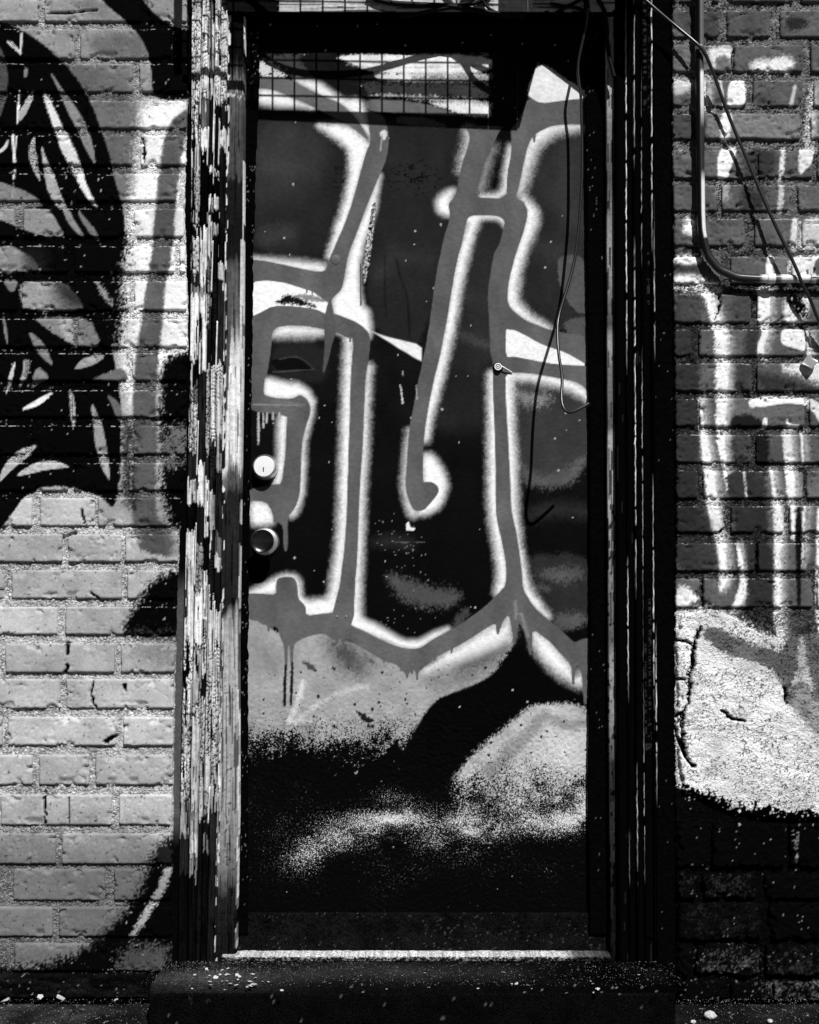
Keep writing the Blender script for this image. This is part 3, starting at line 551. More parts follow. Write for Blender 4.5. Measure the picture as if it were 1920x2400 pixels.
# ---- right wall
RIGHT_BG = [
 P([(1660,112),(1715,112),(1715,135),(1700,165),(1665,160)], .62, 14, 10), P([(1672,140),(1700,128),(1712,150),(1705,168),(1680,168)], .13, 6, 5),
 P([(1755,150),(1800,140),(1850,137),(1860,150),(1848,172),(1770,172)], W_, 18, 10), P([(1835,45),(1885,40),(1895,60),(1870,75),(1845,70)], .02, 12, 14),
 P([(1570,185),(1630,185),(1628,205),(1590,225),(1570,215)], .6, 14, 10), L([(1653,175),(1653,255)], 4, W_, 3), P([(1707,190),(1749,190),(1745,252),(1702,252)], W_, 3), L([(1688,190),(1697,252)], 2, .6, 3),
 L([(1862,205),(1852,252)], 4, .5, 3), L([(1904,205),(1897,260),(1892,345)], [7,8,9], .62, 8, 8), P([(1690,262),(1716,262),(1708,335),(1686,335)], .7, 5, 6),
 P([(1684,345),(1730,345),(1716,380),(1702,425),(1680,425)], W_, 4, 3), P([(1830,345),(1840,345),(1834,425),(1824,425)], W_, 4, 4), P([(1872,345),(1910,345),(1902,385),(1870,415)], W_, 4, 3),
 P([(1680,430),(1710,430),(1705,470),(1685,465)], .5, 14, 20, .7), P([(1824,430),(1836,430),(1832,500),(1822,500)], .55, 5, 6), P([(1608,508),(1628,508),(1628,552),(1600,545)], W_, 14, 8),
 P([(1855,512),(1872,512),(1868,590),(1850,590)], .6, 4, 4), P([(1872,510),(1990,510),(1990,590),(1868,590)], .6, 10, 10), P([(1740,435),(1800,440),(1790,500),(1730,495)], .02, 26, 20, .8),
 P([(1570,598),(1650,598),(1640,618),(1590,622)], W_, 10, 8), P([(1575,648),(1620,645),(1690,668),(1690,690),(1580,680)], W_, 16, 10), P([(1580,620),(1640,622),(1640,640),(1585,640)], .03, 14, 10, .8),
 P([(1796,598),(1814,598),(1810,672),(1794,672)], W_, 3), P([(1850,598),(1990,598),(1990,655),(1862,655),(1842,640)], W_, 4), P([(1812,598),(1850,598),(1838,672),(1812,672)], .16, 4, 4),
 P([(1905,600),(1990,600),(1990,690),(1912,690)], .11, 3),
 L([(1650,688),(1668,716),(1676,757),(1689,775),(1692,835),(1691,900),(1692,950),(1689,1005)], [6,10,10,14,15,14,12,11], W_, 8, 8),
 L([(1688,1005),(1689,1040),(1694,1070),(1700,1110),(1705,1150)], [10,8,6,4,3], W_, 4, 4),
 L([(1641,935),(1645,1000),(1650,1040),(1657,1083),(1662,1110),(1668,1168),(1675,1220),(1688,1270),(1694,1330),(1696,1365),(1688,1382)], [3,4,8,9,11,12,12,10,9,7,3], W_, 6, 6),
 L([(1790,685),(1788,757),(1795,775),(1781,812),(1783,837)], [14,13,5,8,7], W_, 3, 2), P([(1836,690),(1900,690),(1890,760),(1836,757)], W_*.9, 8, 8), P([(1843,685),(1880,692),(1893,742),(1885,748),(1862,738),(1846,715)], .0015, 12, 22),
 P([(1829,772),(1886,772),(1889,826),(1862,816),(1829,808)], W_, 3), L([(1893,780),(1897,835)], 5, .75, 3), P([(1838,855),(1990,850),(1990,912),(1905,895),(1880,880),(1834,868)], W_*.9, 18, 14),
 P([(1752,938),(1800,928),(1890,932),(1925,948),(1930,1000),(1915,985),(1905,965),(1885,948),(1840,945),(1790,955),(1757,957)], W_, 2.5), P([(1715,965),(1770,955),(1835,950),(1886,955),(1890,975),(1790,978),(1730,985)], .13, 5, 4), P([(1706,995),(1718,975),(1750,970),(1783,985),(1785,1004),(1706,1004)], .012, 8, 6),
 P([(1788,980),(1797,980),(1796,1004),(1786,1004)], W_, 2.5), P([(1843,980),(1850,995),(1872,997),(1872,1006),(1842,1006)], W_, 2.5, 2),
 L([(1843,1010),(1845,1045),(1849,1085),(1851,1130),(1856,1180)], [10,10,10,9,8], W_, 6, 6), L([(1877,1015),(1881,1085)], 2.5, W_, 2.5), P([(1770,1010),(1800,1010),(1805,1090),(1772,1090)], .012, 8, 6), P([(1720,1010),(1770,1010),(1770,1090),(1725,1085)], .05, 10, 8, .8),
 L([(1742,1108),(1749,1168)], 2, .5, 3, 2), L([(1806,1100),(1816,1172)], 4, .7, 3, 2), P([(1700,1110),(1740,1105),(1745,1170),(1705,1170)], .03, 8, 8),
 L([(1818,1180),(1824,1215),(1824,1262),(1819,1310),(1820,1360),(1821,1420),(1826,1470),(1834,1520)], [9,9,9,8,8,10,10,5], W_, 7, 6), L([(1856,1190),(1859,1262)], 4, W_, 3, 2), L([(1884,1190),(1880,1262),(1878,1330)], [3,3,2], .7, 3, 2),
 P([(1862,1190),(1880,1190),(1876,1420),(1866,1420)], .006, 4, 4), L([(1728,1275),(1736,1320),(1743,1369),(1737,1396),(1722,1420),(1712,1440)], [3,5,7,10,8,5], W_, 6, 5), P([(1745,1275),(1815,1275),(1812,1460),(1790,1470),(1745,1440),(1750,1380)], .025, 12, 16), P([(1590,1180),(1650,1180),(1675,1270),(1685,1340),(1620,1350),(1590,1320)], .025, 20, 14, .9),
 L([(1918,1195),(1916,1260),(1917,1350),(1920,1480)], [3,3,5,6], W_, 4, 3), P([(1580,1385),(1600,1370),(1625,1390),(1640,1400),(1600,1425),(1580,1425)], W_*.8, 12, 12),
]
STUCCO = [
 P([(1560,1432),(1640,1425),(1700,1430),(1760,1470),(1830,1498),(1990,1490),(1990,1925),(1780,1925),(1700,1905),(1640,1860),(1560,1850)], .72, 10, 18),
 P([(1640,1478),(1660,1468),(1700,1478),(1760,1510),(1834,1530),(1838,1494),(1880,1490),(1990,1490),(1990,1790),(1915,1720),(1880,1690),(1850,1650),(1840,1640),(1833,1605),(1815,1580),(1790,1557),(1740,1545),(1690,1527),(1655,1500)], .14, 4, 12),
 P([(1868,1498),(1882,1498),(1890,1560),(1906,1612),(1900,1622),(1885,1600),(1876,1588),(1858,1610),(1842,1628),(1868,1560)], .5, 4, 10),
 P([(1845,1625),(1880,1600),(1912,1640),(1990,1680),(1990,1800),(1905,1720),(1866,1680)], .33, 14, 24, .8),
]
def right_paint(px, py, mortar=False):
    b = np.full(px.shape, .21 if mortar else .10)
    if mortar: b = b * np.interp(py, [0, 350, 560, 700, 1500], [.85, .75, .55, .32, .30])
    b = b * (0.6 + 0.8 * fbm(px / 40, py / 40, 44, 5))
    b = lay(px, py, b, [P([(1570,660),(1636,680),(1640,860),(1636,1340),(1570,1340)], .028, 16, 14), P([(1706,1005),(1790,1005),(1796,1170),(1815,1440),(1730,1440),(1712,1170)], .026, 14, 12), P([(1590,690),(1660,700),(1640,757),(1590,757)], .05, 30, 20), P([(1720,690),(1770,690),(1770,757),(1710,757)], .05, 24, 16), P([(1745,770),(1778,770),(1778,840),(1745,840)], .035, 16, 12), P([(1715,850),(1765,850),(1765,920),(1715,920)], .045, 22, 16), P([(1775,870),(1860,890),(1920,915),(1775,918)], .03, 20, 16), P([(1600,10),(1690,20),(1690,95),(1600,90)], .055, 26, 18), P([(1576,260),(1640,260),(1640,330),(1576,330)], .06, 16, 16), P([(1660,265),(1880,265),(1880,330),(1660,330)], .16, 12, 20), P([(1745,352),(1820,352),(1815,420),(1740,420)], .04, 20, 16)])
    fade = [('l', [(a_[0] + 9, a_[1], a_[2] * 1.05 + 3) for a_ in q], v * .8, 26, 10, .62, m_) for k, q, v, s_, g_, o_, m_ in RIGHT_BG if k == 'l' and v > .6]
    b = lay(px, py, b, fade, 1.6)
    b = lay(px, py, b, RIGHT_BG)
    b = lay(px, py, b, STUCCO)
    edge = 1888 + 26 * (fbm(px / 60, px * 0, 45) - .5) + np.interp(px, [1580, 1640, 1720, 1920], [-50, -35, 0, 15])
    b = np.where(py > edge + 46 * (.5 * vn(px / 4, py / 4, 46) + .5 * vn(px / 10, py / 10, 49) - .5), .0015, b)
    wash = lay(px, py, np.zeros(px.shape), [P([(1640,2235),(1775,2215),(1790,2285),(1650,2290)], .12, 30, 50), P([(1790,2300),(1920,2290),(1990,2300),(1990,2370),(1790,2365)], .22, 14, 60), P([(1800,2230),(1920,2220),(1920,2290),(1800,2290)], .05, 30, 40), P([(1590,2050),(1625,2050),(1625,2100),(1590,2100)], .05, 10, 30), P([(1650,2045),(1760,2060),(1760,2100),(1650,2095)], .05, 20, 40), P([(1600,2115),(1780,2115),(1780,2190),(1620,2200)], .02, 30, 40), L([(1868,1950),(1863,1985),(1866,2015)], [2.5,4,3], .6, 3, 4)])
    b = np.where(py > edge, np.maximum(b, wash * .55 * sstep(.45, .75, .5 * vn(px / 2.6, py / 2.6, 43) + .5 * fbm(px / 18, py / 12, 40))), b)
    sp = specks(px, py, 8, np.interp(py, [1900, 2000, 2100, 2400], [.10, .06, .12, .22]) * sstep(.35, .75, vn(px / 45, py / 35, 41)) * 1.6, 47, .10, .26)
    b = np.where(sp & (py > edge), .16, b)
    near = specks(px, py, 5.5, .75 * np.exp(-np.clip(py - edge, 0, 400) / 16), 39, .15, .42) & (py > edge); b = np.where(near, .4, b)
    pit = specks(px, py, 15, .35, 48, .05, .16) & (b > .05); b = np.where(pit, b * .25, b)
    if mortar: b = grainy(px, py, b, 1.0)
    return b
CRACKS = [np.array(c, float) for c in [
 [(1640,1470,2.5),(1628,1505,3),(1626,1530,5),(1622,1560,6.5),(1616,1580,5.5),(1614,1610,3),(1612,1650,3),(1600,1668,4),(1596,1690,4),(1602,1720,3.5),(1600,1760,3.5),(1610,1780,4),(1625,1795,3)],
 [(1580,1500,2.5),(1605,1502,2.5),(1622,1512,2)], [(1580,1590,2.5),(1612,1592,1.5)], [(1582,1680,3),(1598,1668,2)], [(1580,1700,2.5),(1600,1760,2)],
 [(1836,1610,1.5),(1842,1625,2.5),(1840,1648,2.5)], [(1690,1665,2),(1715,1685,2.5),(1742,1688,2)], [(1682,690,1.5),(1690,710,2),(1678,740,2),(1672,752,1)],
 [(110,32,1),(160,32,1.2),(230,25,1)], [(195,1195,2),(196,1225,2)], [(218,1592,1.5),(216,1625,2),(222,1658,1.5)], [(158,1510,5),(156,1530,4)], [(157,1560,3),(152,1580,3)], [(148,1260,2),(175,1250,2.5)], [(212,1390,1),(240,1408,2)], [(250,1738,4),(270,1725,3)], [(292,1605,2.5),(294,1618,1.5)], [(106,1855,2.5),(107,1930,1.5)], [(162,1870,1),(163,1928,1)],
 [(335,325,1.5),(338,360,2.5),(336,385,1.5)], [(1718,107,1.5),(1717,170,1.5)],
 [(1645,1362,2),(1648,1420,1.8)], [(1772,1270,2),(1772,1350,2)], [(1690,1240,2.5),(1685,1248,2)],
]]
def crack_depth(px, py):
    d = np.zeros(px.shape)
    for c in CRACKS:
        s = (px > c[:, 0].min() - 12) & (px < c[:, 0].max() + 12) & (py > c[:, 1].min() - 12) & (py < c[:, 1].max() + 12)
        if s.any():
            xx = px[s] + 8 * (vn(px[s] / 9, py[s] / 9, 77) - .5)
            d[s] = np.maximum(d[s], sstep(2.2, -1.0, sd_line(xx, py[s], c)))
    return d

# ================================================================== THE SETTING
def ground():
    me = box_mesh('street_ground', 60, 60, 0.02)
    o = link('ground', me, 'asphalt', None, (0, -29.9 + 0.5, -0.034)); o['kind'] = 'structure'
    # worn pavement close to the wall, modelled relief, three slabs with open joints
    pv = thing('pavement', '', '', (0, 0, 0)); del pv['label']; del pv['category']; pv['kind'] = 'structure'
    for x0, x1, y0, y1, sx in ((-1.35, -0.752, -0.75, -0.052, 1), (-0.746, 0.02, -0.75, -0.052, 2), (0.026, 1.5, -0.75, -0.052, 3)):
        nx = int((x1 - x0) / .005); ny = int((y1 - y0) / .005)
        X, Yy = np.meshgrid(np.linspace(x0, x1, nx), np.linspace(y0, y1, ny))
        Z = -.004 + .004 * (fbm(X * 60, Yy * 60, 5) - .5) + .004 * (vn(X * 220, Yy * 220, 6) - .5)
        e = np.minimum(np.minimum(X - x0, x1 - X), np.minimum(Yy - y0, y1 - Yy)); Z -= .008 * sstep(.012, 0, e + .004 * vn(X * 150, Yy * 150, 8))
        p = .005 + .05 * fbm(X * 18, Yy * 18, 7) ** 3; p = np.where(specks(X * 1000, Yy * 1000, 9, .16 * sstep(.3, .7, vn(X * 30, Yy * 40, 5)), 9, .08, .24), .2, p)
        if sx == 1: p *= 1.5
        sheet('paving_slab', np.stack([X, Yy, Z], -1), p, .03, 'dirty_concrete', pv, (0, 0, -1))
ground()

# ---- brick walls
xbL = pfun([(0,440),(200,442),(300,438),(500,433),(700,440),(850,441),(1100,436),(1210,424),(1400,415),(1700,409),(1900,406),(2300,402)])
xbR = pfun([(0,1576),(300,1577),(500,1579),(700,1579),(1000,1584),(1200,1586),(1400,1583),(1700,1581),(2000,1585),(2400,1590)])
LROWS = [
 (-18,52,[(91,106),(330,346)]),(69,139,[(176,189),(402,416)]),(150,217,[(-30,-14),(312,327)]),(237,302,[(190,204)]),(318,388,[(70,84),(310,330)]),(408,472,[(165,180),(418,430)]),
 (490,556,[(35,56),(297,315)]),(577,639,[(160,175),(410,422)]),(660,728,[(41,52),(304,315)]),(748,814,[(172,183)]),(828,893,[(60,74),(297,310)]),(915,978,[(155,170)]),(998,1065,[(60,74),(300,314)]),
 (1085,1150,[(160,174),(291,302)]),(1167,1233,[(76,95),(223,230)]),(1252,1317,[(147,160),(284,294)]),(1336,1403,[(11,28),(286,299)]),(1422,1487,[(135,154)]),(1508,1576,[(0,13),(269,284)]),
 (1591,1660,[(143,156)]),(1680,1747,[(7,19),(271,290)]),(1769,1839,[(77,92),(210,224)]),(1862,1933,[(-10,2),(263,279)]),(1953,2024,[(132,146)]),(2036,2110,[(247,268)]),(2125,2194,[(124,139)]),(2210,2275,[(250,265)])]
RROWS = [
 (-60,6,[(1690,1704),(1860,1876)]),(26,89,[(1683,1703),(1805,1828)]),(107,170,[(1717,1720),(1882,1900)]),(190,250,[(1650,1656),(1748,1765),(1880,1908)]),(267,328,[(1622,1650),(1876,1900)]),(352,418,[(1772,1778),(1905,1915)]),(434,495,[(1680,1692),(1850,1870)]),(514,577,[(1745,1769),(1868,1880)]),
 (602,665,[(1690,1712),(1848,1856)]),(689,757,[(1760,1774)]),(773,835,[(1620,1638),(1886,1898)]),(852,917,[(1762,1774)]),(934,1000,[(1632,1640),(1885,1897)]),(1019,1085,[(1760,1772)]),(1103,1168,[(1636,1648),(1882,1890)]),
 (1186,1248,[(1695,1713),(1837,1849)]),(1273,1338,[(1770,1776)]),(1356,1423,[(1641,1647),(1905,1915)])]
# out-of-true rubble below the stucco
RLOW = [(1928,2030,[(1660,1668),(1840,1850)]),(2047,2104,[(1632,1646),(1778,1792)]),(2114,2200,[(1788,1802)]),(2210,2284,[(1620,1630),(1778,1794)]),(2298,2362,[(1690,1712),(1800,1812)])]

def brick_mesh_obj(parent, x0, x1, y0, y1, paintf, seed, rough=1.0, proud=0.0048, step=3.0, wob=1.0, Y=0.0):
    w_, h_ = x1 - x0, y1 - y0
    nx = max(6, int(w_ / step)); ny = max(6, int(h_ / step))
    U, T = np.meshgrid(np.linspace(0, 1, nx), np.linspace(0, 1, ny))
    # uneven outline
    PX0 = x0 + U * w_; PY0 = y1 - T * h_
    ed = np.minimum(np.minimum(U * w_, (1 - U) * w_), np.minimum(T * h_, (1 - T) * h_))
    k = sstep(14, 0, ed)
    PX = PX0 + k * wob * 3.4 * (fbm(PX0 / 14, PY0 / 14, seed, 3) - .5) * 1.6
    PY = PY0 + k * wob * 3.4 * (fbm(PX0 / 14, PY0 / 14, seed + 40, 3) - .5) * 1.6
    # rounded corners in outline
    r = 5.5 if rough < 2 else 9.0
    cx = np.clip(PX, x0 + r, x1 - r); cy = np.clip(PY, y0 + r, y1 - r)
    dx, dy = PX - cx, PY - cy; dl = np.hypot(dx, dy); sc = np.where(dl > r, r / np.maximum(dl, 1e-6), 1.0)
    PX = cx + dx * sc; PY = cy + dy * sc
    pos = at(PX, PY, Y)
    prof = proud * (1 - sstep(3.2, 0, ed) * .55)
    bump = .0010 * (fbm(PX / 60, PY / 60, seed + 3, 2) - .5) + .0005 * rough * (vn(PX / 4.5, PY / 4.5, seed + 5) - .5)
    pock = np.where(specks(PX, PY, 16, .22 * rough, seed + 9, .08, .22), -.0022, 0.0) + np.where(fbm(PX / 9, PY / 9, seed + 19, 3) > .80 - .07 * rough, -.002, 0.0)
    chip = -.006 * sstep(.63, .655, fbm(PX / 24, PY / 24, seed + 77)) * sstep(22, 6, ed)
    cr = crack_depth(PX, PY)
    tilt = (random.random() - .5) * .003 * (U - .5) + (random.random() - .5) * .004 * (T - .5)
    pos[..., 1] = Y - (prof + bump + pock + chip + tilt) + .009 * cr
    tone = 0.80 + 0.36 * random.random()
    pt = paintf(PX, PY) * tone
    pt = pt * (0.86 + .28 * fbm(PX / 12, PY / 12, seed + 11, 3)); pt = np.where(cr > .4, .004, pt)
    # upper arris paled: paint rubbed off, plus the light it catches painted in
    arr = (T * h_ > h_ - 1.6) & (.6 * vn(PX / 3.2, PY / 4, seed + 13) + .4 * vn(PX / 25, PY / 4, seed + 14) > .55); pt = np.where(arr & (PY < 1900), np.maximum(pt, .12 + .4 * vn(PX / 5, PY, seed + 15)), pt)
    return sheet('brick', pos, pt, .028, 'painted_brick', parent)

def mortar_bed(parent, xl, xr, y0, y1, paintf, lf=None, rf=None, Y=0.0035, step=3.2, amp=1.0, name='mortar', mat='rough_mortar'):
    nx = int((xr - xl) / step); ny = int((y1 - y0) / step)
    PX, PY = np.meshgrid(np.linspace(0, 1, nx), np.linspace(y1, y0, ny))
    lo = lf(PY) if lf else xl; hi = rf(PY) if rf else xr
    PX = lo + PX * (hi - lo)
    pos = at(PX, PY, Y)
    f1, f2 = vor(PX / 7 + 1.2 * vn(PX / 11, PY / 11, 3), PY / 5.5 + 1.2 * vn(PX / 9, PY / 9, 4), 6)
    h = .0040 * (sstep(0, .35, f2 - f1) - .5) + .003 * (fbm(PX / 30, PY / 30, 8) - .5) + .0028 * (vn(PX / 3.7, PY / 3.7, 9) - .5)
    pos[..., 1] = Y - h * amp + .009 * crack_depth(PX, PY)
    return sheet(name, pos, paintf(PX, PY, True), .03, mat, parent)

def row_spans(joints, lo, hi, beyond, left):
    """bricks between the joints; the outermost one runs on past the picture"""
    xs = [j for j in joints]
    out = []
    if left:
        a = xs[0][0] - beyond; prev = a
        for j in xs: out.append((prev, j[0])); prev = j[1]
        out.append((prev, hi))
    else:
        prev = lo
        for j in xs: out.append((prev, j[0])); prev = j[1]
        out.append((prev, prev + beyond))
    return [s for s in out if s[1] - s[0] > 9]

wl = thing('brick_wall', 'pale painted brick wall left of the door with black leaf-shaped graffiti', 'wall', (-0.8, 0.0, 0))
wr = thing('brick_wall', 'dark painted brick wall right of the door with white vertical drips and stucco patch', 'wall', (0.8, 0.0, 0))
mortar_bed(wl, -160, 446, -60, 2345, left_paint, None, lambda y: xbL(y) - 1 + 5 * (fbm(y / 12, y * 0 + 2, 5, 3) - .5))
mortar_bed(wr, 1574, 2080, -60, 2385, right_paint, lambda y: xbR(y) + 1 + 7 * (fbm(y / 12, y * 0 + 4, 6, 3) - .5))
n = 0
for (a, b, js) in LROWS:
    for (x0, x1) in row_spans(js, 0, float(xbL((a + b) / 2)) - 2, 215, True):
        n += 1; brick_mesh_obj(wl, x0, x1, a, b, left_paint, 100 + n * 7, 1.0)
for (a, b, js) in RROWS:
    for (x0, x1) in row_spans(js, float(xbR((a + b) / 2)), 0, 170, False):
        n += 1
        rough = 2.6 if (x0 < 1632 or 262 < a < 440) else 1.3
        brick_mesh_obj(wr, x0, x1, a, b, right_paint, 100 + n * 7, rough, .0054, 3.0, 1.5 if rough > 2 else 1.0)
for (a, b, js) in RLOW:
    for (x0, x1) in row_spans(js, float(xbR((a + b) / 2)) + 3, 0, 190, False):
        n += 1; brick_mesh_obj(wr, x0, x1, a, b, right_paint, 100 + n * 7, 3.8, .008 + .006 * random.random(), 3.0, 5.0)
# stucco: one thick hand-trowelled patch with a ragged edge over the brickwork
def stucco():
    PX, PY = np.meshgrid(np.linspace(1580, 2080, 210), np.linspace(1925, 1418, 212))
    ragged = np.array(chaikin([(1584,1440),(1640,1428),(1700,1432),(1725,1452),(1760,1478),(1838,1500),(1850,1490),(2079,1488),(2079,1918),(1905,1922),(1780,1916),(1700,1900),(1650,1868),(1590,1850)], True, 1))
    d = sd_poly(PX, PY, ragged) + 14 * (fbm(PX / 16, PY / 16, 88) - .5)
    pos = at(PX, PY, 0.0)
    f1, f2 = vor(PX / 8 + 1.5 * vn(PX / 12, PY / 12, 5), PY / 5 + 1.5 * vn(PX / 10, PY / 10, 6), 17)
    h = .0018 * sstep(.0, .3, f2 - f1) + .008 * (fbm(PX / 70, PY / 50, 19) - .5) + .0016 * (vn((PX + .4 * PY) / 34, (PY - .4 * PX) / 12, 27) - .5) + .0018 * (vn(PX / 4, PY / 4, 20) - .5)
    pos[..., 1] = -(.0085 + h) + .030 * sstep(-3, 5, d) + .02 * crack_depth(PX, PY)
    pt = right_paint(PX, PY)
    f3, f4 = vor((PX + PY * .35) / 9 + 1.6 * vn(PX / 10, PY / 10, 3), (PY - PX * .35) / 6 + 1.6 * vn(PX / 9, PY / 9, 4), 33); q = np.where((f4 - f3 < .10) & (vn(PX / 8, PY / 8, 34) > .42), 1, 0) + np.where(specks(PX, PY, 11, .3, 35, .08, .22), 1, 0); pt = np.where((q > .5) & (fbm(PX / 50, PY / 50, 36) > .42), pt * .15, pt) * (.6 + .75 * fbm(PX / 60, PY / 60, 37, 5))
    pt = np.where(crack_depth(PX, PY) > .35, .003, pt)
    return sheet('stucco_patch', pos, pt, .02, 'rough_stucco', wr)
stucco()
# wall above the head and beyond the picture's sides: plain bricks, same courses
blank = box_mesh('brick', .205, .05, .066, .004)
def blank_brick(parent, x, z, sx=1.0):
    o = link('brick', blank, 'red_brick', parent, (x, .019, z)); o.scale = (sx, 1, 1); return o
wt = thing('brick_wall', 'bare brick wall running on above the door head', 'wall', (0, 0, 2.6))
zt0 = zat(-70, 0)
box('mortar', (0, .035, zt0 + .30), (3.9, .05, .62), 'plain_mortar', wt)
for r in range(7):
    for k in range(18):
        blank_brick(wt, -1.86 + k * .218 + (.109 if r % 2 else 0), zt0 + .045 + r * .087)
for side, par in ((-1, wl), (1, wr)):
    box('mortar', (side * 1.56, .035, zt0 / 2), (.86, .05, zt0 - .006), 'plain_mortar', par)
    for r in range(int(zt0 / .087)):
        for k in range(3):
            blank_brick(par, side * (1.46 + (0 if r % 2 else .10) + k * .218), .045 + r * .087)

# ================================================================== DOOR FRAME
DY = 0.051        # the door leaf's face
fr = thing('door_frame', 'weathered wooden door frame, splintered and peeling on the left, black on the right', 'door frame', (0, 0.02, 0.06))
def strip(name, xl, xr, y0, y1, Y, paintf, depthf, thick=.03, sx=2.2, sy=3.2, mat='weathered_wood'):
    ys = np.linspace(y1, y0, int((y1 - y0) / sy))
    wmx = max(float(np.max(xr(ys) - xl(ys))), 3)
    m = max(4, int(wmx / sx)); U = np.linspace(0, 1, m)
    PX = xl(ys)[:, None] * (1 - U) + xr(ys)[:, None] * U; PY = np.repeat(ys[:, None], m, 1)
    pos = at(PX, PY, Y); UU = np.repeat(U[None], len(ys), 0)
    pos[..., 1] = Y - depthf(PX, PY, UU)
    return sheet(name, pos, paintf(PX, PY, UU), thick, mat, fr)
def fibre(PX, PY, s, amp=.0012):
    return amp * (vn(PX / 2.6, PY / 70, s) - .5) * 2 + amp * .8 * (vn(PX / 5, PY / 30, s + 1) - .5)
PROF = [
 [(-150,.6,1),(330,.5,0),(400,.35,1),(530,.01,0),(556,.45,1),(640,.05,0),(670,.2,0),(690,.72,0),(845,.01,0),(900,.1,1),(950,.5,1),(1062,.06,0),(1125,.6,0),(1185,.01,0),(1240,.72,0),(1330,.45,0),(1370,.65,0),(1500,.6,1),(1830,.45,1),(1880,.3,0),(1960,.05,0),(2050,.01,0)],
 [(-150,.7,3),(200,.6,1),(230,.1,0),(306,.75,0),(356,.005,0),(540,.75,0),(669,.25,0),(690,.72,0),(870,.04,0),(1085,.72,0),(1180,.03,0),(1280,.3,1),(1390,.75,0),(1510,.15,1),(1525,.42,0),(1640,.5,1),(1700,.45,0),(1900,.3,0),(1960,.55,0),(2010,.2,0),(2060,.01,0)],
 [(-150,.6,0),(100,.5,0),(230,.02,0),(388,.7,0),(407,.005,0),(463,.75,0),(493,.05,0),(505,.75,0),(604,.09,2),(660,.4,1),(770,.02,0),(860,.35,1),(1060,.05,0),(1125,.7,0),(1250,.01,0),(1345,.72,0),(1480,.6,2),(1580,.02,0),(1640,.5,1),(1850,.35,0),(1920,.02,0)],
 [(-150,.55,3),(40,.65,3),(200,.4,1),(240,.01,0),(405,.6,0),(415,.005,0),(465,.7,0),(497,.005,0),(530,.3,0),(558,.01,0),(660,.02,2),(820,.02,0),(860,.65,2),(1040,.05,2),(1120,.03,0),(1150,.4,0),(1240,.03,2),(1420,.55,0),(1490,.55,2),(1640,.45,1),(1780,.5,0),(1860,.3,1),(1930,.03,0),(1960,.2,0),(2000,.01,0)],
 [(-150,.03,0),(30,.6,3),(180,.5,1),(235,.03,0),(300,.6,0),(350,.02,0),(520,.01,0),(620,.5,0),(660,.05,0),(850,.6,2),(1020,.3,0),(1100,.05,0),(1200,.03,0),(1250,.1,0),(1300,.45,0),(1330,.02,0),(1430,.5,0),(1500,.55,2),(1650,.45,1),(1850,.4,0),(1900,.05,0),(2020,.03,0)]]
def peeled(i):
    """one strip of the left casing: stretches of paint and bare blackened wood, cracked, laddered or hatched"""
    st = np.array([q[0] for q in PROF[i]], float); tn = np.array([q[1] if q[1] > .06 else q[1] * .3 for q in PROF[i]]); tx = np.array([q[2] for q in PROF[i]])
    seed = 700 + 37 * i
    def idx(PX, PY):
        yy = PY + 26 * (vn(PX / 3.5, PY / 90, seed) - .5) + 10 * (vn(PX / 2.5, PY / 12, seed + 1) - .5)
        return np.clip(np.searchsorted(st, yy, 'right') - 1, 0, len(st) - 1)
    def fields(PX, PY, U):
        k = idx(PX, PY); v = tn[k].astype(float); t = tx[k]
        wx = PX + 2.5 * (vn(PX / 6, PY / 45, seed + 2) - .5)
        loss = .6 * vn(wx / 5.5, PY / 130, seed + 3) + .4 * vn(wx / 3.6, PY / 42, seed + 4)
        gone = (v > .15) & (loss > .73); left = (v < .15) & (loss < .21) & (PY < 1960)
        f1, f2 = vor(PX / 11 + vn(PX / 9, PY / 9, seed), PY / 12 + vn(PX / 8, PY / 8, seed + 1), seed + 5)
        ck = (t == 1) & (f2 - f1 < .10)
        lad = (t == 2) & (np.mod(PY + 9 * vn(PX / 6, PY / 22, seed + 6), 9.0) < 2.0) & (vn(PX / 9, PY / 16, seed + 16) > .45)
        hat = (t == 3) & (np.mod(PY + .55 * PX + 3 * vn(PX / 8, PY / 20, seed + 7), 9.5) < 2.0) & (vn(PX / 8, PY / 24, seed + 17) > .4)
        split = vn(wx / 1.7, PY / 95, seed + 8) > .83
        return v, gone, left, ck | lad | hat | split
    def pf(PX, PY, U):
        v, gone, left, cut = fields(PX, PY, U)
        v = np.where(gone, np.where(vn(PX / 3, PY / 30, seed + 9) > .7, .1, .003), v); v = np.where(left, .5, v)
        v = np.where(cut, v * .07, v)
        v = v * np.clip(.30 + .95 * vn(PX / 2.3, PY / 75, seed + 31) + .3 * (vn(PX / 5, PY / 30, seed + 32) - .5), .15, 1.1)
        return np.clip(v * (.95 + .4 * fbm(PX / 4, PY / 40, seed + 10)), .0015, .84)
    def df(PX, PY, U):
        v, gone, left, cut = fields(PX, PY, U)
        d = .004 * sstep(.02, .5, v) - .0025 * gone + .0025 * left - .003 * cut + fibre(PX, PY, seed + 20, .0012)
        return d - .006 * (1 - sstep(0, .1, np.minimum(U, 1 - U)))
    return pf, df
cl = pfun([(-150,450),(0,449),(800,445),(1500,430),(1900,421),(2290,414),(2400,413)])
cr_ = pfun([(-150,537),(0,536),(800,523),(1500,517),(1900,508),(2290,500),(2400,499)])
def between(f): return lambda y: cl(y) * (1 - f) + cr_(y) * f
